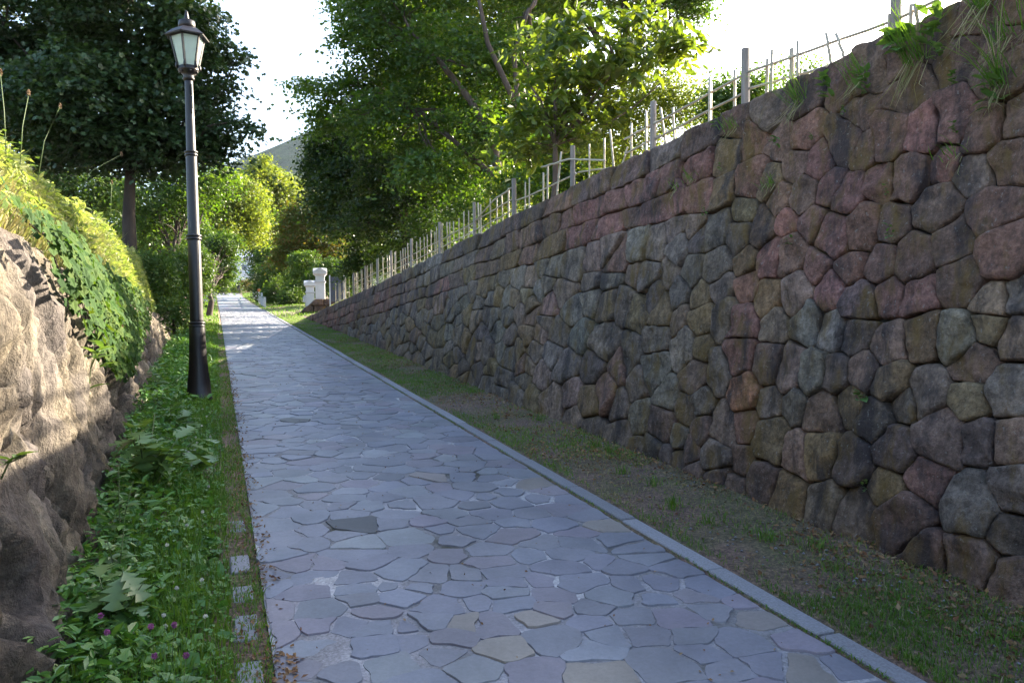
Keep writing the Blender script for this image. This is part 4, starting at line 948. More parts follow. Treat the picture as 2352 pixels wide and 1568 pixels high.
def glass():
    m, n, b, nd, lk = mat('frosted_glass'); b.inputs['Base Color'].default_value = (.52, .62, .64, 1); b.inputs['Roughness'].default_value = .25
    t = nd.new('ShaderNodeBsdfTranslucent'); t.inputs[0].default_value = (.75, .82, .78, 1); mx = nd.new('ShaderNodeMixShader'); mx.inputs[0].default_value = .6
    lk.new(b.outputs[0], mx.inputs[1]); lk.new(t.outputs[0], mx.inputs[2]); lk.new(mx.outputs[0], nd['Material Output'].inputs[0]); return m
MGLASS = glass()
build_lamp()

# ------------------------------------------------------------------ white gate pillars
def pillar(x, y, z, h, label):
    root = empty('gate_pillar', (x, y, z), rad(-8)); tag(root, label, 'gate pillar', 'white gate pillars')
    wd = .5; root.scale = (.88, .88, .88)
    m = MB(); m.box((0, 0, h * .33), (wd, wd, h * .66)); m.build('shaft', MWHITE, root, bevel=.012)
    m = MB(); m.box((0, 0, h * .66 + .04), (wd + .1, wd + .1, .07)); m.build('band', MWHITE, root, bevel=.012)
    m = MB(); m.box((0, 0, h * .66 + .075 + .14), (wd - .02, wd - .02, .28)); m.build('neck', MWHITE, root, bevel=.01)
    zc = h * .66 + .355
    m = MB(); s = [(wd / 2, 0), (wd / 2 + .05, .07), (wd / 2 + .11, .10), (wd / 2 + .11, .17)]
    for (a, za), (b, zb) in zip(s[:-1], s[1:]):
        V = [(sx * q, sy * q, zc + zz) for q, zz in ((a, za), (b, zb)) for sx, sy in ((-1, -1), (1, -1), (1, 1), (-1, 1))]
        m.add(V, [(0, 1, 5, 4), (1, 2, 6, 5), (2, 3, 7, 6), (3, 0, 4, 7), (3, 2, 1, 0), (4, 5, 6, 7)])
    m.build('cornice', MWHITE, root)
    # cap: cross gables, a small triangle on each face
    zr = zc + .172; q = wd / 2 + .11; m = MB()
    V = []; F = []
    V = [(-q, -q, zr), (q, -q, zr), (q, q, zr), (-q, q, zr), (0, -q, zr + .26), (q, 0, zr + .26), (0, q, zr + .26), (-q, 0, zr + .26), (0, 0, zr + .28),
         (-q, -q, zr + .05), (q, -q, zr + .05), (q, q, zr + .05), (-q, q, zr + .05)]
    F = [(0, 1, 10, 4, 9), (1, 2, 11, 5, 10), (2, 3, 12, 6, 11), (3, 0, 9, 7, 12), (4, 10, 8), (10, 5, 8), (5, 11, 8), (11, 6, 8), (6, 12, 8), (12, 7, 8), (7, 9, 8), (9, 4, 8), (3, 2, 1, 0)]
    m.add(V, F); m.build('cap', MWHITE, root)
    for k in range(4):
        t = MB(); R_ = Matrix.Rotation(k * math.pi / 2, 3, 'Z')
        a = [R_ @ Vector(v) for v in ((-.2, -q - .012, zr + .05), (.2, -q - .012, zr + .05), (0, -q - .012, zr + .22), (-.2, -q + .01, zr + .05), (.2, -q + .01, zr + .05), (0, -q + .01, zr + .22))]
        t.add(a, [(0, 1, 2), (5, 4, 3), (0, 3, 4, 1), (1, 4, 5, 2), (2, 5, 3, 0)]); t.build('pediment', MWHITE, root)
p1 = at(736, 688, 37.3); pillar(p1.x, p1.y, p1.z, 1.38, 'taller-looking nearer white gate pillar standing on the dark stone plinth')
p2 = at(713, 716, 43.6); pillar(p2.x, p2.y, p2.z, 1.8, 'farther white gate pillar partly hidden behind the stone plinth, left of the other')
MPL = stone_mat('plinth_stone', True, .9, .03, 1, .4)
def plinth():
    z0 = float(zp(p1.y)); root = empty('pillar_plinth', (p1.x, p1.y, z0 - .2)); tag(root, 'sloping dark stone plinth carrying the nearer white gate pillar', 'plinth')
    h = p1.z - z0 + .2; rng = random.Random(8); k = 0
    for lv in range(3):
        za, zb = h * lv / 3, h * (lv + 1) / 3; xl = -1.35 + .38 * lv; xr = .75
        n = 3 - (lv > 1); 
        for j in range(n):
            a = xl + (xr - xl) * j / n; b = xl + (xr - xl) * (j + 1) / n
            sl_ = .3 if j == 0 else 0; g = .012
            V = [(a + g, -.55, za + g), (b - g, -.55, za + g), (b - g, .55, za + g), (a + g, .55, za + g), (a + g + sl_, -.52 + .02 * lv, zb), (b - g, -.52, zb), (b - g, .52, zb), (a + g + sl_, .52, zb)]
            me = bpy.data.meshes.new('stone'); mb_ = MB(); mb_.add(V, [(3, 2, 1, 0), (4, 5, 6, 7), (0, 1, 5, 4), (1, 2, 6, 5), (2, 3, 7, 6), (3, 0, 4, 7)])
            o = mb_.build('stone', MPL, root, bevel=.03); a_ = o.data.color_attributes.new('tint', 'FLOAT_COLOR', 'POINT')
            cc = np.ones((len(o.data.vertices), 4), np.float32); cc[:, :3] = np.array([.075, .05, .042]) * rng.uniform(.8, 1.2); a_.data.foreach_set('color', cc.ravel())
plinth()
MBLUE = plain('blue_grey_metal', (.045, .06, .10), .5, 0, .15, 5)
MSTEEL = plain('pale_steel', (.4, .43, .48), .5, 0, .1, 5)
g0 = at(775, 700, 36.5); root = empty('blue_gate', (g0.x, g0.y, float(zp(g0.y)) + .3), rad(0)); tag(root, 'dark blue metal gate leaf behind the nearer pillar at the end of the fence', 'gate')
m = MB(); m.box((0, 0, .95), (.62, .04, 1.15)); m.build('panel', MBLUE, root, bevel=.005)
m = MB(); m.box((.33, 0, .85), (.05, .06, 1.5)); m.box((-.33, 0, .85), (.05, .06, 1.5)); m.build('frame', MSTEEL, root)
g1 = at(702, 686, 46); root = empty('mail_box', (g1.x, g1.y, float(zp(g1.y)))); tag(root, 'small pale box on a post left of the farther white pillar', 'box')
m = MB(); m.box((0, 0, g1.z - float(zp(g1.y))), (.3, .25, .42)); m.build('box', MWHITE, root, bevel=.02)
m = MB(); m.tube([(0, 0, 0), (0, 0, g1.z - float(zp(g1.y)) - .2)], .04, 8); m.build('post', MSTEEL, root)

# ------------------------------------------------------------------ far railing, fence, house, person
MORANGE = plain('orange_knob', (.6, .17, .05), .4, 0, .1, 5)
MGREENM = plain('green_rail', (.03, .14, .09), .5, 0, .1, 5)
root = empty('path_railing', (2.8, 49, float(zp(49)))); tag(root, 'white slatted railing with green rails and orange knobs right of the far path', 'railing')
R_pts = [(2.78 + .018 * (t - 49), t) for t in (49, 54, 59, 64, 69, 75)]
for i, (x, t) in enumerate(R_pts):
    z = float(zp(t)) - float(zp(49)); hh = .66 if i == 0 else .85
    m = MB(); m.box((x - 2.8, t - 49, z + hh / 2), (.12, .12, hh)); m.build('post', MWHITE, root)
    if i >= 2:
        m = MB(); m.lathe([(.03, 0), (.09, .05), (.12, .12), (.09, .2), (.02, .24)], 10, c=(x - 2.8, t - 49, z + hh)); m.build('knob', MORANGE, root, True)
for (xa, ta), (xb, tb_) in zip(R_pts[:-1], R_pts[1:]):
    za, zb = float(zp(ta)) - float(zp(49)), float(zp(tb_)) - float(zp(49))
    m = MB(); m.tube([(xa - 2.8, ta - 49, za + .6), (xb - 2.8, tb_ - 49, zb + .6)], .035, 5); m.build('rail', MGREENM, root)
    for k in range(1, 8):
        u = k / 8; m = MB(); m.box((xa + (xb - xa) * u - 2.8, ta + (tb_ - ta) * u - 49, za + (zb - za) * u + .3), (.05, .12, .5)); m.build('slat', MWHITE, root)
root = empty('white_fence', (-1.0, 62, float(zp(62)))); tag(root, 'low white picket fence left of the small street tree', 'fence')
for k in range(16):
    m = MB(); m.box((-1.6 + k * .17, 0, .45), (.09, .03, .9)); m.build('picket', MWHITE, root)
for h in (.2, .7):
    m = MB(); m.box((-.33, .04, h), (2.8, .03, .07)); m.build('rail', MWHITE, root)

MHW = plain('house_wall', (.66, .68, .72), .7, 0, .06, 1); MWIN = plain('dark_window', (.10, .12, .15), .2, 0, .1, 2); MROOF = plain('roof_grey', (.5, .52, .55), .7, 0, .1, 1); MTEAL = plain('teal_awning', (.12, .42, .38), .6, 0, .1, 1)
hb = at(545, 640, 150); root = empty('white_house', (hb.x, hb.y, hb.z - 2.5), rad(-20)); tag(root, 'white house with grey windows glimpsed at the top of the path', 'house')
m = MB(); m.box((0, 0, 3), (8.2, 6, 6)); m.build('wall', MHW, root)
m = MB(); m.add([(-4.5, -3.4, 6), (4.5, -3.4, 6), (4.5, 3.4, 6), (-4.5, 3.4, 6), (-4.5, 0, 8), (4.5, 0, 8)], [(0, 1, 5, 4), (3, 4, 5, 2), (0, 4, 3), (1, 2, 5), (3, 2, 1, 0)]); m.build('roof', MROOF, root)
for wx, wz in ((-2.2, 4.3), (0, 4.3), (2.4, 4.3), (-.6, 2.9)):
    m = MB(); m.box((wx, -3.03, wz), (1.1, .1, 1.0)); q = m.build('window', MWHITE, root); m = MB(); m.box((wx, -3.085, wz), (.9, .02, .8)); m.build('pane', MWIN, q)
m = MB(); m.box((3.9, -3.6, 3.2), (2.0, 1.2, .12), Matrix.Rotation(.2, 3, 'X')); m.build('awning', MTEAL, root)

def person():
    x, y = 2.95, 111.0; z = float(zp(y)); V = [(0, 0, .95), (0, .02, 1.18), (0, 0, 1.42), (0, 0, 1.52), (.17, .0, 1.40), (-.17, 0, 1.40), (.24, .03, 1.15), (-.24, .03, 1.15), (.22, -.08, .92), (-.22, -.08, .92),
         (.09, 0, .9), (-.09, 0, .9), (.1, -.08, .48), (-.1, .06, .5), (.1, -.02, .06), (-.1, .2, .12), (.1, -.14, .04), (-.1, .1, .06), (.0, -.02, 1.6)]
    Eg = [(0, 1), (1, 2), (2, 3), (2, 4), (2, 5), (4, 6), (5, 7), (6, 8), (7, 9), (0, 10), (0, 11), (10, 12), (11, 13), (12, 14), (13, 15), (14, 16), (15, 17), (3, 18)]
    Rr = [.15, .14, .13, .06, .07, .07, .05, .05, .04, .04, .1, .1, .07, .07, .045, .045, .04, .04, .06]
    me = bpy.data.meshes.new('person'); me.from_pydata(V, Eg, []); o = link('person', me, plain('dark_clothes', (.012, .011, .016), .85), None, (x, y, z))
    md = o.modifiers.new('s', 'SKIN')
    for i, r in enumerate(Rr): me.skin_vertices[0].data[i].radius = (r, r)
    me.skin_vertices[0].data[0].use_root = True
    o.modifiers.new('u', 'SUBSURF').levels = 1; o.modifiers['u'].render_levels = 2
    tag(o, 'distant person in dark clothes walking at the top of the path', 'person')
    m = MB(); m.lathe([(.03, 0), (.075, .04), (.1, .12), (.1, .18), (.07, .24), (.02, .265)], 12, c=(0, -.02, 1.56)); m.build('head', plain('dark_hair', (.015, .012, .012), .8), o, True)
person()

# ------------------------------------------------------------------ grass
def grass(name, P, h, wd, m, parent=None, lean=.35, rng=RNG, up=None):
    """bent blades: P roots (n,3)"""
    n = len(P); an = rng.uniform(0, 2 * math.pi, n); d = np.c_[np.cos(an), np.sin(an), np.zeros(n)]
    s = np.c_[-d[:, 1], d[:, 0], np.zeros(n)]; h = np.asarray(h) * rng.uniform(.5, 1.25, n); le = h * lean * rng.uniform(.2, 1.8, n)
    U = np.zeros((n, 3)); U[:, 2] = 1
    if up is not None: U = np.asarray(up) * np.ones((n, 3)); U = U / np.linalg.norm(U, axis=1, keepdims=True)
    w2 = (wd * rng.uniform(.7, 1.3, n))[:, None] / 2
    mid = P + U * (h * .6)[:, None] + d * (le * .35)[:, None]; tip = P + U * (h * .95)[:, None] + d * le[:, None]
    V = np.stack([P - s * w2, P + s * w2, mid + s * w2 * .8, mid - s * w2 * .8, tip], 1).reshape(-1, 3)
    b = (np.arange(n) * 5)[:, None]
    me = np_mesh(name, V, [b + np.array([[0, 1, 2, 3]]), b + np.array([[3, 2, 4]])], False)
    return link(name, me, m, parent)

def scat(n, x0, x1, t0, t1, dens=None, rng=RNG, pw=1.6):
    """points on the verge, denser near the eye"""
    t = t0 + (t1 - t0) * rng.uniform(0, 1, n) ** pw; f0, f1 = (x0(t) if callable(x0) else x0), (x1(t) if callable(x1) else x1)
    x = f0 + (f1 - f0) * rng.uniform(0, 1, n); P = np.c_[x, t, zp(t)]
    if dens is not None: P = P[rng.uniform(0, 1, len(P)) < dens(P)]
    g = ((P[:, 0] < .2) & (P[:, 0] > xfoot(P[:, 1]) - .1)) | ((P[:, 0] > 2.6) & (P[:, 0] < 3.85)); P[g, 2] = gh(P[g]) - .002
    return P
rg = np.random.default_rng(42)
xl = lambda t: xfoot(t) - .02
# left verge: grass towards the path, broad weeds towards the rock
P = scat(42000, lambda t: xl(t) + .1, .045, 1.9, 30, lambda P: np.clip(.5 + .9 * fbm(P * 2.5, 2, 4) + (P[:, 0] + .45) * .8, .15, 1), rg)
tag(grass('verge_grass', P, .085 + .05 * (P[:, 0] < -.1), .0055, G_GRASS, rng=rg), kind='stuff')
P = scat(14000, .03, .20, 1.9, 30, lambda P: np.clip(.55 + 1.1 * fbm(P * [3, 3, 1], 2, 6), .05, 1), rg)
tag(grass('joint_grass', P, .04, .005, G_GRASS, rng=rg, lean=.8), kind='stuff')
P = scat(22000, lambda t: np.where(t > 22, -3.5, xl(t)), .12, 24, 90, None, rg, 1.0); 
tag(grass('far_verge_grass', P, .11, .02, G_GRASS, rng=rg), kind='stuff')
P = scat(15000, xl, .02, 1.7, 24, lambda P: np.clip(.75 - (P[:, 0] + .35) * 1.6 + .5 * fbm(P * 2, 2, 8), .05, 1), rg, 1.5)
hgt = np.clip(.06 + (-.1 - P[:, 0]) * .22, .03, .2) * rg.uniform(.2, 1.25, len(P)); Q = P.copy(); Q[:, 2] += hgt
Nn = rg.normal(size=P.shape) * .5; Nn[:, 2] += 1
tag(leaf_cloud('verge_weeds', Q, Nn, rg.uniform(.025, .06, len(P)) * rg.choice([1, 1, 1.7], len(P)) * np.where(P[:, 1] > 10, 1.4, 1), G_WEED, shape=OVAL, rng=rg), kind='stuff')
P = scat(11000, xl, .0, 1.7, 20, lambda P: np.clip(.6 + 1.2 * fbm(P * 2.2, 2, 28), .05, 1), rg, 1.5)
Q = P.copy(); Q[:, 2] += np.clip(.05 + (-.1 - P[:, 0]) * .2, .03, .18) * rg.uniform(.3, 1.3, len(P)); Nn = rg.normal(size=P.shape) * .45; Nn[:, 2] += 1
tag(leaf_cloud('lobed_weeds', Q, Nn, rg.uniform(.025, .065, len(P)), G_WEED, shape=LOBED, rng=rg), kind='stuff')
P = scat(6500, xl, .05, 1.8, 20, None, rg, 1.5); Q = P.copy(); Q[:, 2] += .05
Nn = rg.normal(size=P.shape) * .35; Nn[:, 2] += 1
tag(leaf_cloud('clover_leaves', Q, Nn, rg.uniform(.014, .028, len(P)), G_WEED, shape=LOBED, rng=rg), kind='stuff')
# right strip: thin grass in patches on trodden soil
pat = lambda P: np.clip(.15 + 1.7 * fbm(P * [1.5, 1.1, 1], 3, 12) + .6 * np.exp(-((P[:, 0] - 2.66) / .1) ** 2) + np.clip((P[:, 1] - 9) / 10, 0, .9), .012, 1)
P = scat(90000, 2.62, 3.62, 2.0, 36, pat, rg, 1.7); tag(grass('strip_grass', P, .034, .0045, G_GRASS, rng=rg, lean=.6), kind='stuff')
P = scat(16000, 2.62, 3.62, 2.0, 20, lambda P: np.clip(.35 + 1.2 * fbm(P * [1.7, 1.3, 1], 3, 15), .03, 1), rg, 1.5); tag(grass('dry_strip_grass', P, .03, .0045, G_DRYG, rng=rg, lean=.9), kind='stuff')
P = scat(4200, 2.62, 3.62, 2.0, 16, lambda P: np.clip(.25 + 1.3 * fbm(P * 2.5, 2, 18), .02, 1), rg, 1.5); P[:, 2] += .014
Nn = rg.normal(size=P.shape) * .35; Nn[:, 2] += 1
tag(leaf_cloud('strip_weeds', P, Nn, rg.uniform(.012, .03, len(P)), G_GRASS, shape=OVAL, rng=rg), kind='stuff')
P = scat(14000, 4.1, 4.9, 13, 35, None, rg, 1.0); P[:, 2] = np.maximum(ztop(P[:, 1]) + np.interp(P[:, 1], [13, 33], [0, .38]) * (P[:, 0] - 4.0) / .62, zp(P[:, 1]) + .05)
tag(grass('terrace_grass', P, .09, .012, G_BANK, rng=rg), kind='stuff')
P = scat(15000, lambda t: np.interp(t, [47, 85, 112], [2.52, 2.68, 3.4]), 6.5, 34.5, 110, None, rg, 1.0); P[:, 2] = np.maximum(P[:, 2], zp(P[:, 1]) + np.clip((P[:, 0] - 2.6) * .08, 0, .15)); tag(grass('far_strip_grass', P, .1, .02, G_GRASS, rng=rg), kind='stuff')
tag(grass('joint_moss', scat(3800, 2.456, 2.486, 1.9, 26, lambda P: np.clip(.4 + 1.4 * fbm(P * [1, 2.2, 1], 2, 33), 0, 1), rg, 1.5), .016, .005, G_GRASS, rng=rg, lean=1.2), kind='stuff')
# litter along the left edge and on the strip
def litter(name, n, x0, x1, t0, t1, dens, sz, dz=.008):
    P = scat(n, x0, x1, t0, t1, dens, rg, 1.5); P[:, 2] += dz; N = rg.normal(size=P.shape) * .45; N[:, 2] += 1
    tag(leaf_cloud(name, P, N, rg.uniform(sz * .5, sz * 1.3, len(P)), MDRY, rng=rg), kind='stuff')
litter('fallen_leaves', 9000, .03, .30, 1.9, 16, lambda P: np.clip(.55 + fbm(P * 3, 2, 2) - np.abs(P[:, 0] - .17) * 4, .04, 1), .026, .006)
litter('path_litter', 420, .3, 2.44, 2, 20, None, .02, .006)
litter('strip_litter', 22000, 2.64, 3.64, 2.2, 22, lambda P: np.clip(.4 + fbm(P * 1.6, 2, 71) + (P[:, 0] - 3.2) * .7, .05, 1), .032, .012)
# little stones on the strip
P = scat(1500, 2.66, 3.6, 2.1, 14, lambda P: np.clip(.2 + 1.5 * fbm(P * 1.6, 2, 51), 0.03, 1), rg, 1.3); n = len(P)
Lc = np.array([(1, 0, 0), (0, 1, 0), (-1, 0, 0), (0, -1, 0), (0, 0, .6), (0, 0, -.6)]); V = P[:, None] + Lc[None] * (rg.uniform(.004, .014, (n, 1, 1)) * rg.uniform(.6, 1.3, (n, 6, 1))) + np.array([0, 0, .012])
Fc = np.array([(0, 1, 4), (1, 2, 4), (2, 3, 4), (3, 0, 4), (1, 0, 5), (2, 1, 5), (3, 2, 5), (0, 3, 5)])
tag(link('gravel', np_mesh('gravel', V.reshape(-1, 3), (Fc[None] + (np.arange(n) * 6)[:, None, None]).reshape(-1, 3), True), MK), kind='stuff')

# ------------------------------------------------------------------ growth on the bank
def bank_point(t, s):
    """s 0 at the lip of the rock .. 1 at the crest"""
    e, zr, c = xedge(t), zrock(t), zcrest(t); return np.c_[e + .05 + (-1.75 - e) * s, t, zr + .04 + (c - zr + .0) * np.minimum(1, s * 1.1)]
n = 13000; t = rg.uniform(0, 1, n) ** 1.2 * 23 + 1.5; s = rg.uniform(-.04, 1.15, n); P = bank_point(t, s)
tag(grass('bank_grass', P, rg.uniform(.08, .32, n) * (.7 + .6 * fbm(P * 1.3, 2, 44)), .011, G_BANK, rng=rg, lean=.4, up=np.array([.15, 0, 1])), kind='stuff')
n = 30000; t = rg.uniform(0, 1, n) ** 1.2 * 12 + 1.5; s = rg.uniform(-.05, .8, n); P = bank_point(t, s); k = rg.uniform(0, 1, n) < np.clip(.45 + 1.2 * fbm(P * 1.5, 2, 5), 0, 1)
tag(grass('dry_bank_grass', P[k], rg.uniform(.08, .22, k.sum()), .008, G_DRYG, rng=rg, lean=.6, up=np.array([.35, 0, .9])), kind='stuff')
n = 46000; t = rg.uniform(0, 1, n) ** 1.2 * 22 + 1.5; s = rg.uniform(.05, 1.15, n); P = bank_point(t, s); P[:, 2] += rg.uniform(.1, .34, n) * (.6 + 1.2 * fbm(P[:, [0, 1, 1]] * 1.5, 3, 3))
Nn = rg.normal(size=P.shape) * .6 + np.array([.4, 0, .8]); tag(leaf_cloud('bank_weeds', P, Nn, rg.uniform(.035, .075, n) * rg.choice([1, 1, 1.6], n), G_BANK, shape=OVAL, rng=rg), kind='stuff')

# ivy hanging over the lip of the rock; the clearest 300 leaves one by one
iv = leaf_mesh('leaf', .085, .042, 4, .15, .25, 1, G_IVY)
def ivy():
    t0 = 8.0; root = empty('ivy', (-1.2, t0, float(zrock(t0)))); tag(root, 'glossy dark ivy hanging in a curtain over the edge of the rock bank', 'ivy')
    r = np.random.default_rng(9); n = 4400
    t = np.concatenate([r.normal(8.6, 1.8, n // 2), r.uniform(4.6, 12.5, n // 2)]); t = np.clip(t, 4.3, 13.5); hang = np.interp(t, [4.3, 5.5, 7, 9, 11, 13.5], [.3, .5, .8, 1.05, .8, .3])
    q = r.uniform(-.7, 1, n)                   # 0 at the lip, 1 at the lowest tips, negative climbs the slope
    e = xedge(t); x = np.where(q > 0, e + .22 + .10 * np.sin(q * 3) + .10 * q, e + .2 + q * .9) + r.normal(size=n) * .035
    z = np.where(q > 0, zrock(t) + .12 - q * hang, zrock(t) + .12 - q * .75) + r.normal(size=n) * .03
    P = np.c_[x, t, z]; N = np.c_[np.full(n, 1.0), r.normal(size=n) * .3 - .25, np.full(n, .55)] + r.normal(size=(n, 3)) * .25
    D = np.c_[r.normal(size=n) * .2 + .1, r.normal(size=n) * .35, np.full(n, -1.0)]
    o = np.array(root.location); S = r.uniform(.045, .085, n)
    idx = r.permutation(n); a, b = idx[:300], idx[300:]
    tag(leaf_cloud('foliage', P[b] - o, N[b], S[b], G_IVYS, root, LOBED, r, dirs=D[b]), kind='stuff')
    for i in a:
        nn = Vector(N[i]).normalized(); d = Vector(D[i]); d = (d - nn * d.dot(nn)).normalized(); bb = nn.cross(d)
        ob = bpy.data.objects.new('leaf', iv); C.objects.link(ob); ob.parent = root
        m4 = Matrix((d, bb, nn)).transposed().to_4x4() @ Matrix.Scale(S[i] / .085, 4); m4.translation = Vector(P[i] - o) + nn * .03; ob.matrix_local = m4
    m = MB()
    for k in range(14):
        tt = r.uniform(5, 12); h = float(np.interp(tt, [4.3, 7, 9, 13.5], [.2, .6, .8, .3])); e_ = float(xedge(tt)); zr = float(zrock(tt))
        m.tube([(e_ - .1 - o[0], tt - o[1], zr + .3 - o[2]), (e_ + .18 - o[0], tt + .05 - o[1], zr + .08 - o[2]), (e_ + .26 - o[0], tt - o[1], zr - h * .5 - o[2]), (e_ + .3 - o[0], tt + .03 - o[1], zr - h - o[2])], [.008, .007, .005, .003], 5)
    tag(m.build('stems', MBARK, root, True), kind='stuff')
ivy()

# ------------------------------------------------------------------ single plants
def deep_leaf(name, L, W, m, teeth=4, fold=.2, droop=.25):
    """pinnate blade with deep lobes, as one sheet"""
    V = [(0, 0, 0)]; F = []; ns = teeth * 2
    for i in range(ns + 1):
        t = .12 + .88 * i / ns; env = math.sin(math.pi * (t * .9 + .02)) ** .7
        wv = W * env * (1.0 if i % 2 == 1 else .32) if i < ns else .001
        sh = .10 * L if i % 2 == 1 else 0; z = -droop * L * t * t
        V += [(L * t + sh, -wv, z + fold * wv - .1 * wv * wv / W), (L * t, 0, z), (L * t + sh, wv, z + fold * wv - .1 * wv * wv / W)]
    F += [(0, 1, 2), (0, 2, 3)]
    for i in range(ns):
        a = 1 + i * 3; F += [(a, a + 3, a + 4, a + 1), (a + 1, a + 4, a + 5, a + 2)]
    me = bpy.data.meshes.new(name); me.from_pydata(V, [], F); me.materials.append(m); me.polygons.foreach_set('use_smooth', [True] * len(F)); return me
HL = deep_leaf('leaf', .21, .085, G_WEEDO); DL = leaf_mesh('leaf', .2, .045, 6, .25, .35, None, G_WEEDO); SL_ = leaf_mesh('leaf', .075, .02, 4, .3, .25, None, G_WEEDO); BL = leaf_mesh('leaf', .13, .055, 5, .2, .3, None, G_WEEDO)
MSTEM = plain('green_stem', (.10, .15, .05), .6, 0, .2, 10); MBUD = plain('brown_seed_head', (.24, .15, .08), .8, 0, .2, 30)
def plant(name, label, base, stems, leaves, group=None, cat='plant', seed=0, stemr=.004, head=None):
    """stems: list of tip offsets; leaves: (mesh, n, h0, h1, scale, pitch)"""
    r = random.Random(seed); root = empty(name, base); tag(root, label, cat, group)
    for sx, sy, sz in stems:
        m = MB(); m.tube([(0, 0, -.03), (sx * .3, sy * .3, sz * .5), (sx, sy, sz)], [stemr, stemr * .8, stemr * .5], 5); st = m.build('stem', MSTEM, root, True)
        if head:
            k = head[0]; q = np.random.default_rng(seed); dd = q.normal(size=(70, 3)); dd /= np.linalg.norm(dd, axis=1, keepdims=True); dd[:, 2] = dd[:, 2] * .8 + .25
            pp = np.array([sx, sy, sz]) + dd * [k * .35, k * .35, k * .5 * head[1]]
            leaf_cloud('flower_head', pp, q.normal(size=(70, 3)), k * .95, head[2], st, RHOMB, q, dirs=dd)
    for me, n, h0, h1, s_, pitch in leaves:
        for i in range(n):
            sx, sy, sz = stems[i % len(stems)] if stems else (0, 0, 0); u = h0 + (h1 - h0) * (i + r.random() * .5) / max(n, 1)
            o = bpy.data.objects.new('leaf', me); C.objects.link(o); o.parent = root
            o.location = (sx * u * u, sy * u * u, sz * u); o.rotation_euler = (r.uniform(-.2, .2), -r.uniform(*pitch), i * 2.4 + r.uniform(-.3, .3)); s = s_ * r.uniform(.75, 1.2); o.scale = (s, s, s)
    return root
V_ = lambda x, y, dz=0: (x, y, float(zp(y)) + dz)
plant('giant_hogweed', 'tallest weed with big lobed pale leaves, between the lamp and the near corner', V_(-.47, 6.0), [(.06, .05, .62), (-.1, .0, .56), (.22, -.1, .46), (-.02, -.2, .5), (.32, .1, .42)], [(HL, 40, .5, 1.0, 1.0, (-.7, .6))], seed=1, stemr=.007)
plant('lobed_weed', 'lobed pale green weed at the rock foot near the bottom left corner', V_(-.42, 3.7), [(.04, 0, .34), (-.06, .05, .3), (.12, -.06, .28)], [(HL, 20, .5, 1.0, .66, (-.7, .5))], seed=2, stemr=.005)
plant('lobed_weed', 'low lobed weed in front of the lamp post foot', V_(-.4, 8.6), [(.04, 0, .25), (-.06, .05, .28), (.15, -.1, .2)], [(HL, 15, .4, 1.0, .8, (-.5, .7))], seed=3, stemr=.005)
plant('lobed_weed', 'lobed weed between the big one and the grass edge', V_(-.18, 6.6), [(.04, 0, .2), (.1, .05, .2), (.05, -.1, .16)], [(HL, 12, .4, 1.0, .75, (-.5, .7))], seed=4, stemr=.005)
plant('dock_plant', 'broad-leaved dock at the bottom of the picture beside the pink clover', V_(-.2, 3.15), [(0, 0, .05), (.03, .02, .06)], [(BL, 9, .5, 1, 1.0, (.1, .7))], seed=5)
plant('dock_plant', 'broad-leaved dock with upright leaves in the bottom left corner', V_(-.40, 3.0), [(0, 0, .05), (.03, .02, .09)], [(BL, 9, .5, 1, 1.0, (.2, .9))], seed=6)
plant('nettle', 'upright nettle with paired leaves against the rock, left of the verge middle', V_(-.52, 4.9), [(0, 0, .52), (.07, .02, .42)], [(SL_, 22, .15, 1, 1.1, (-.1, .4))], seed=7)
plant('nettle', 'upright nettle between the lobed weed and the rock foot', V_(-.46, 4.25), [(0.03, 0, .36), (-.05, .02, .30)], [(SL_, 18, .15, 1, 1.2, (-.1, .4))], seed=8)
plant('nettle', 'leafy nettle stem growing left of the lamp post', V_(-.62, 9.6), [(0, 0, .5), (.1, .02, .42), (-.1, 0, .4)], [(SL_, 26, .15, 1, 1.5, (-.1, .4))], seed=9)
plant('nettle', 'sunlit nettle at the foot of the rock behind the lamp post', V_(-.7, 11.0), [(0, 0, .55), (.12, .02, .42), (-.1, .1, .5)], [(SL_, 26, .15, 1, 1.7, (-.1, .4))], seed=10)
for i, (x, y, h, l) in enumerate([(-.46, 3.55, .2, 'pink clover flower against the rock foot'), (-.42, 3.4, .19, 'pink clover flower just in front of the rock, lower than its neighbour'), (-.18, 3.36, .2, 'pink clover flower nearest the middle of the verge'),
                               (-.13, 3.12, .18, 'pink clover flower closest to the path'), (-.24, 3.2, .16, 'small pink clover flower between two larger ones'), (-.27, 3.45, .17, 'half-hidden pink clover flower in the leaves')]):
    plant('clover_flower', l, V_(x, y), [(.01, .01, h)], [(SL_, 3, .2, .8, .4, (0, .4))], 'pink clover flowers', 'flower', 20 + i, .0018, (.011, 1.0, MPURPLE))
for i in range(26):
    y = 3.4 + 7 * random.random() ** 1.2; x = -.05 - .35 * random.random()
    plant('clover_flower', 'tiny white clover flower head in the green of the verge', V_(x, y), [(.01, .01, random.uniform(.09, .15))], [], 'white clover flowers', 'flower', 50 + i, .0018, (.009, .9, MWHITEF))
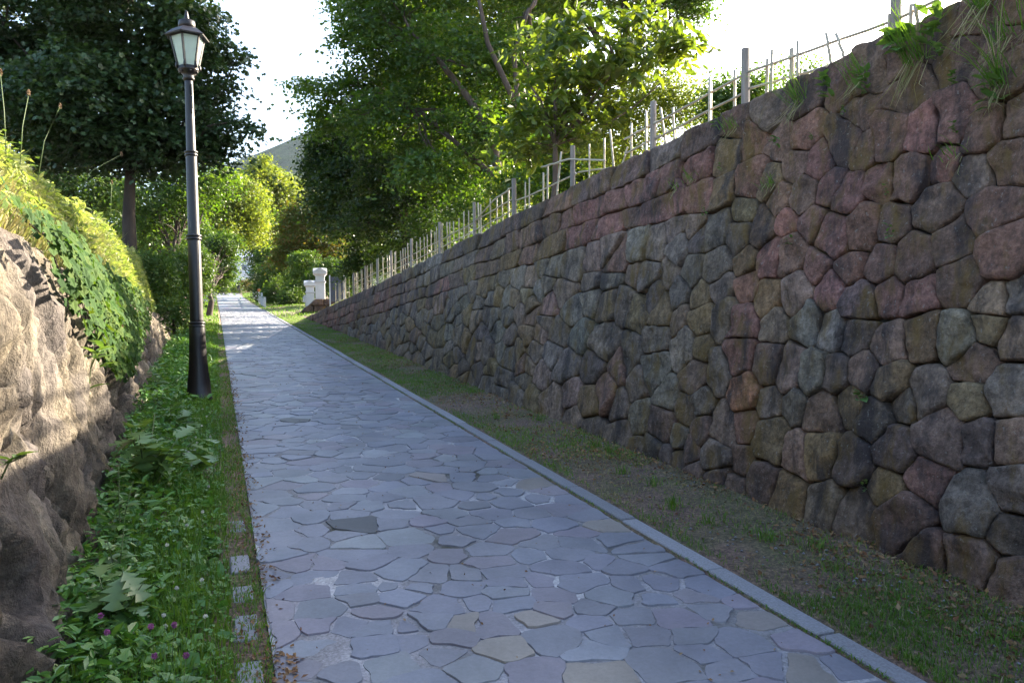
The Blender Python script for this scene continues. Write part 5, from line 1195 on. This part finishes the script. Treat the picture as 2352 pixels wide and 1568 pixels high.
for i, (x, y, z, sx, sy, h, l) in enumerate([(-1.32, 7.2, 3.05, .15, .1, .62, 'longest plantain seed stalk at the far left above the grass'), (-1.3, 6.1, 3.0, -.05, .1, .55, 'upright plantain seed stalk at the left picture edge'), (-1.28, 6.4, 3.0, .05, .05, .5, 'short plantain seed stalk beside the left edge'),
                               (-1.2, 8.4, 3.2, .35, .2, .42, 'leaning seed stalk standing out against the dark maple'), (-1.25, 11.3, 3.5, .02, 0, .4, 'seed stalk at the far end of the sunlit grass')]):
    plant('seed_stalk', l, (x, y, z), [(sx, sy, h)], [(SL_, 3, .05, .3, .8, (.2, .6))], 'seed stalks on the bank', 'plant', 80 + i, .0035, (.013, 3.2, MBUD))
for i, (x, y, h) in enumerate([(-.86, 6.3, .62), (-.85, 6.7, .45), (-.84, 7.1, .35)]):
    plant('seed_stalk', ['tallest of three thin seed stalks growing from the rock face', 'middle one of three thin seed stalks on the rock face', 'shortest of three thin seed stalks on the rock face'][i], (x, y, 1.5 if i else 1.35), [(.12, .06, h)], [(DL, 3, .02, .1, .7, (.2, .8))], 'seed stalks on the rock', 'plant', 90 + i, .003, (.011, 1.5, MBUD))
plant('rock_weed', 'small bright weed rooted in the rock face at the left picture edge', (-.72, 3.25, 1.18), [(.08, 0, .05)], [(SL_, 8, .3, 1, 1.1, (0, .7))], seed=95)
plant('rock_weed', 'fresh green weed in a cleft of the rock below the ivy', (-.80, 6.0, 1.55), [(.1, 0, .08), (.08, .08, .12)], [(DL, 8, .3, 1, .7, (.2, .9))], seed=96)

# plants rooted in the wall's joints
def wall_plant(i, t, z, kind, size, label):
    p = wall_xyz(t, z, .05); root = empty('wall_grass_tuft' if kind == 'g' else 'wall_weed', tuple(p)); tag(root, label, 'grass tuft' if kind == 'g' else 'plant', 'plants rooted in the wall')
    r = np.random.default_rng(300 + i)
    if kind == 'g':
        n = int(26 * size + 8); P = r.normal(size=(n, 3)) * [.015, .05, .02]
        grass('blades', P, .26 * size, .0055, G_GRASS, root, .7, r, np.array([-.65, -.1, .8]))
        n = int(16 * size + 4); P = r.normal(size=(n, 3)) * [.015, .05, .02]; grass('dry_blades', P, .26 * size, .005, G_DRYG, root, .5, r, np.array([-.6, 0, -.8]))
        if size > .9:
            for k in range(5):
                dx, dy = -r.uniform(.02, .14), r.uniform(-.16, .1); h = .42 * size * r.uniform(.6, 1.1); m = MB(); m.tube([(0, 0, 0), (dx * .5, dy * .4, h * .6), (dx, dy, h)], [.0022, .002, .0012], 4); q = m.build('stalk', MDRYST, root, True)
    else:
        rr = random.Random(i)
        for k in range(int(5 + 9 * size)):
            o = bpy.data.objects.new('leaf', BL if kind == 'b' else SL_); C.objects.link(o); o.parent = root
            o.location = (rr.uniform(-.03, 0) * size, rr.uniform(-.04, .04) * size, rr.uniform(-.02, .13) * size); o.rotation_euler = (rr.uniform(-.3, .3), -rr.uniform(-.1, .9), math.pi + rr.uniform(-1.3, 1.3)); s = rr.uniform(.6, 1.1) * size; o.scale = (s, s, s)
MDRYST = plain('straw', (.30, .25, .13), .7, 0, .2, 10)
WP = [(4.63, 3.36, 'g', 1.0, 'grass tuft with trailing dry blades, leftmost of the big tufts under the coping'), (4.3, 3.3, 'w', 1.2, 'leafy weed right beside the trailing grass tuft'), (4.06, 3.34, 'g', .8, 'thin grass tuft left of the leafy group on the dark coping'),
      (3.97, 3.22, 'w', 1.1, 'weed hanging below the coping between two tufts'), (3.69, 3.39, 'b', 1.1, 'broad bright-leaved weed just under the wall top, left of the longest grass'), (3.58, 3.29, 'g', 1.35, 'largest grass tuft with long stalks and hanging dry blades'),
      (3.43, 3.37, 'w', 1.4, 'tall leafy weed against the wall top right of the largest tuft'), (3.40, 3.24, 'w', .8, 'small weed below the tall leafy one'), (3.17, 3.46, 'g', 1.3, 'grass hanging from the top of the wall near the upper right corner'),
      (3.01, 3.2, 'g', .9, 'grass tuft on the right picture edge under the corner one'), (3.01, 2.94, 'g', 1.0, 'tuft with long crossing stalks near the right edge'), (3.03, 2.84, 'w', 1.2, 'upright leafy weed just below the crossing stalks'), (2.8, 3.3, 'g', 1.1, 'grass tuft in the upper right corner'),
      (5.44, 3.38, 'g', .5, 'small green tuft on the brown stone under the coping'), (5.63, 3.45, 'w', .6, 'small pale weed left of that green tuft, at the coping'), (4.8, 3.05, 'w', .7, 'pale flowering weed in the middle of the upper wall'), (4.41, 3.01, 'w', .45, 'yellowish seedling on the purple stones'),
      (5.48, 3.04, 'w', .45, 'small weed above the yellowish single stone'), (5.93, 3.07, 'g', .4, 'small tuft in the reddish course'), (6.16, 3.04, 'g', .4, 'darker tuft left of the one in the reddish course'), (4.82, 2.78, 'g', .4, 'thin tuft between narrow leaning stones'), (5.63, 2.69, 'w', .55, 'fresh weed at the border of red and grey stones'),
      (3.29, 3.06, 'w', .6, 'small upright weed in a joint below the tufts'), (3.26, 2.75, 'w', .55, 'weed in a vertical joint left of the mottled grey stone'), (3.24, 2.61, 'g', .35, 'tiny tuft lower in the same vertical joint'), (3.71, 2.49, 'w', .5, 'seedling in a joint in mid wall'), (3.65, 2.21, 'w', .6, 'weed growing from a joint over the big brown stones'),
      (4.53, 2.29, 'w', .45, 'dark little weed deep among the purple stones'), (4.14, 3.11, 'w', .5, 'weed under the hanging group'), (3.75, 1.22, 'b', .45, 'single pale green sprout low on the wall'), (3.64, .69, 'w', .5, 'sprout at the very foot of the wall')]
for i, a in enumerate(WP): wall_plant(i, *a)
for i in range(14):
    y = 3.2 + 9 * random.random(); x = 2.85 + .6 * random.random(); P = rg.normal(size=(26, 3)) * [.03, .03, 0]
    o = grass('grass_clump', P, .085, .006, G_GRASS, None, .7, rg); o.location = (x, y, float(gh([[x, y, 0]])[0])); tag(o, 'small bright clump of grass on the bare strip below the wall', 'grass clump', 'grass clumps on the strip')

# ------------------------------------------------------------------ air: far things fade to blue
m = MB(); m.box((0, 0, 180), (3600, 3600, 380)); hz = m.build('haze', None); hz.location = (0, 0, 0)
mh = bpy.data.materials.new('haze'); mh.use_nodes = True; ht = mh.node_tree; ht.nodes.remove(ht.nodes['Principled BSDF'])
pv = ht.nodes.new('ShaderNodeVolumePrincipled'); pv.inputs['Color'].default_value = (.7, .87, 1, 1); pv.inputs['Density'].default_value = .00005; pv.inputs['Anisotropy'].default_value = .2
ht.links.new(pv.outputs[0], ht.nodes['Material Output'].inputs['Volume']); hz.data.materials.append(mh); tag(hz, kind='stuff')
sc.cycles.volume_bounces = 0
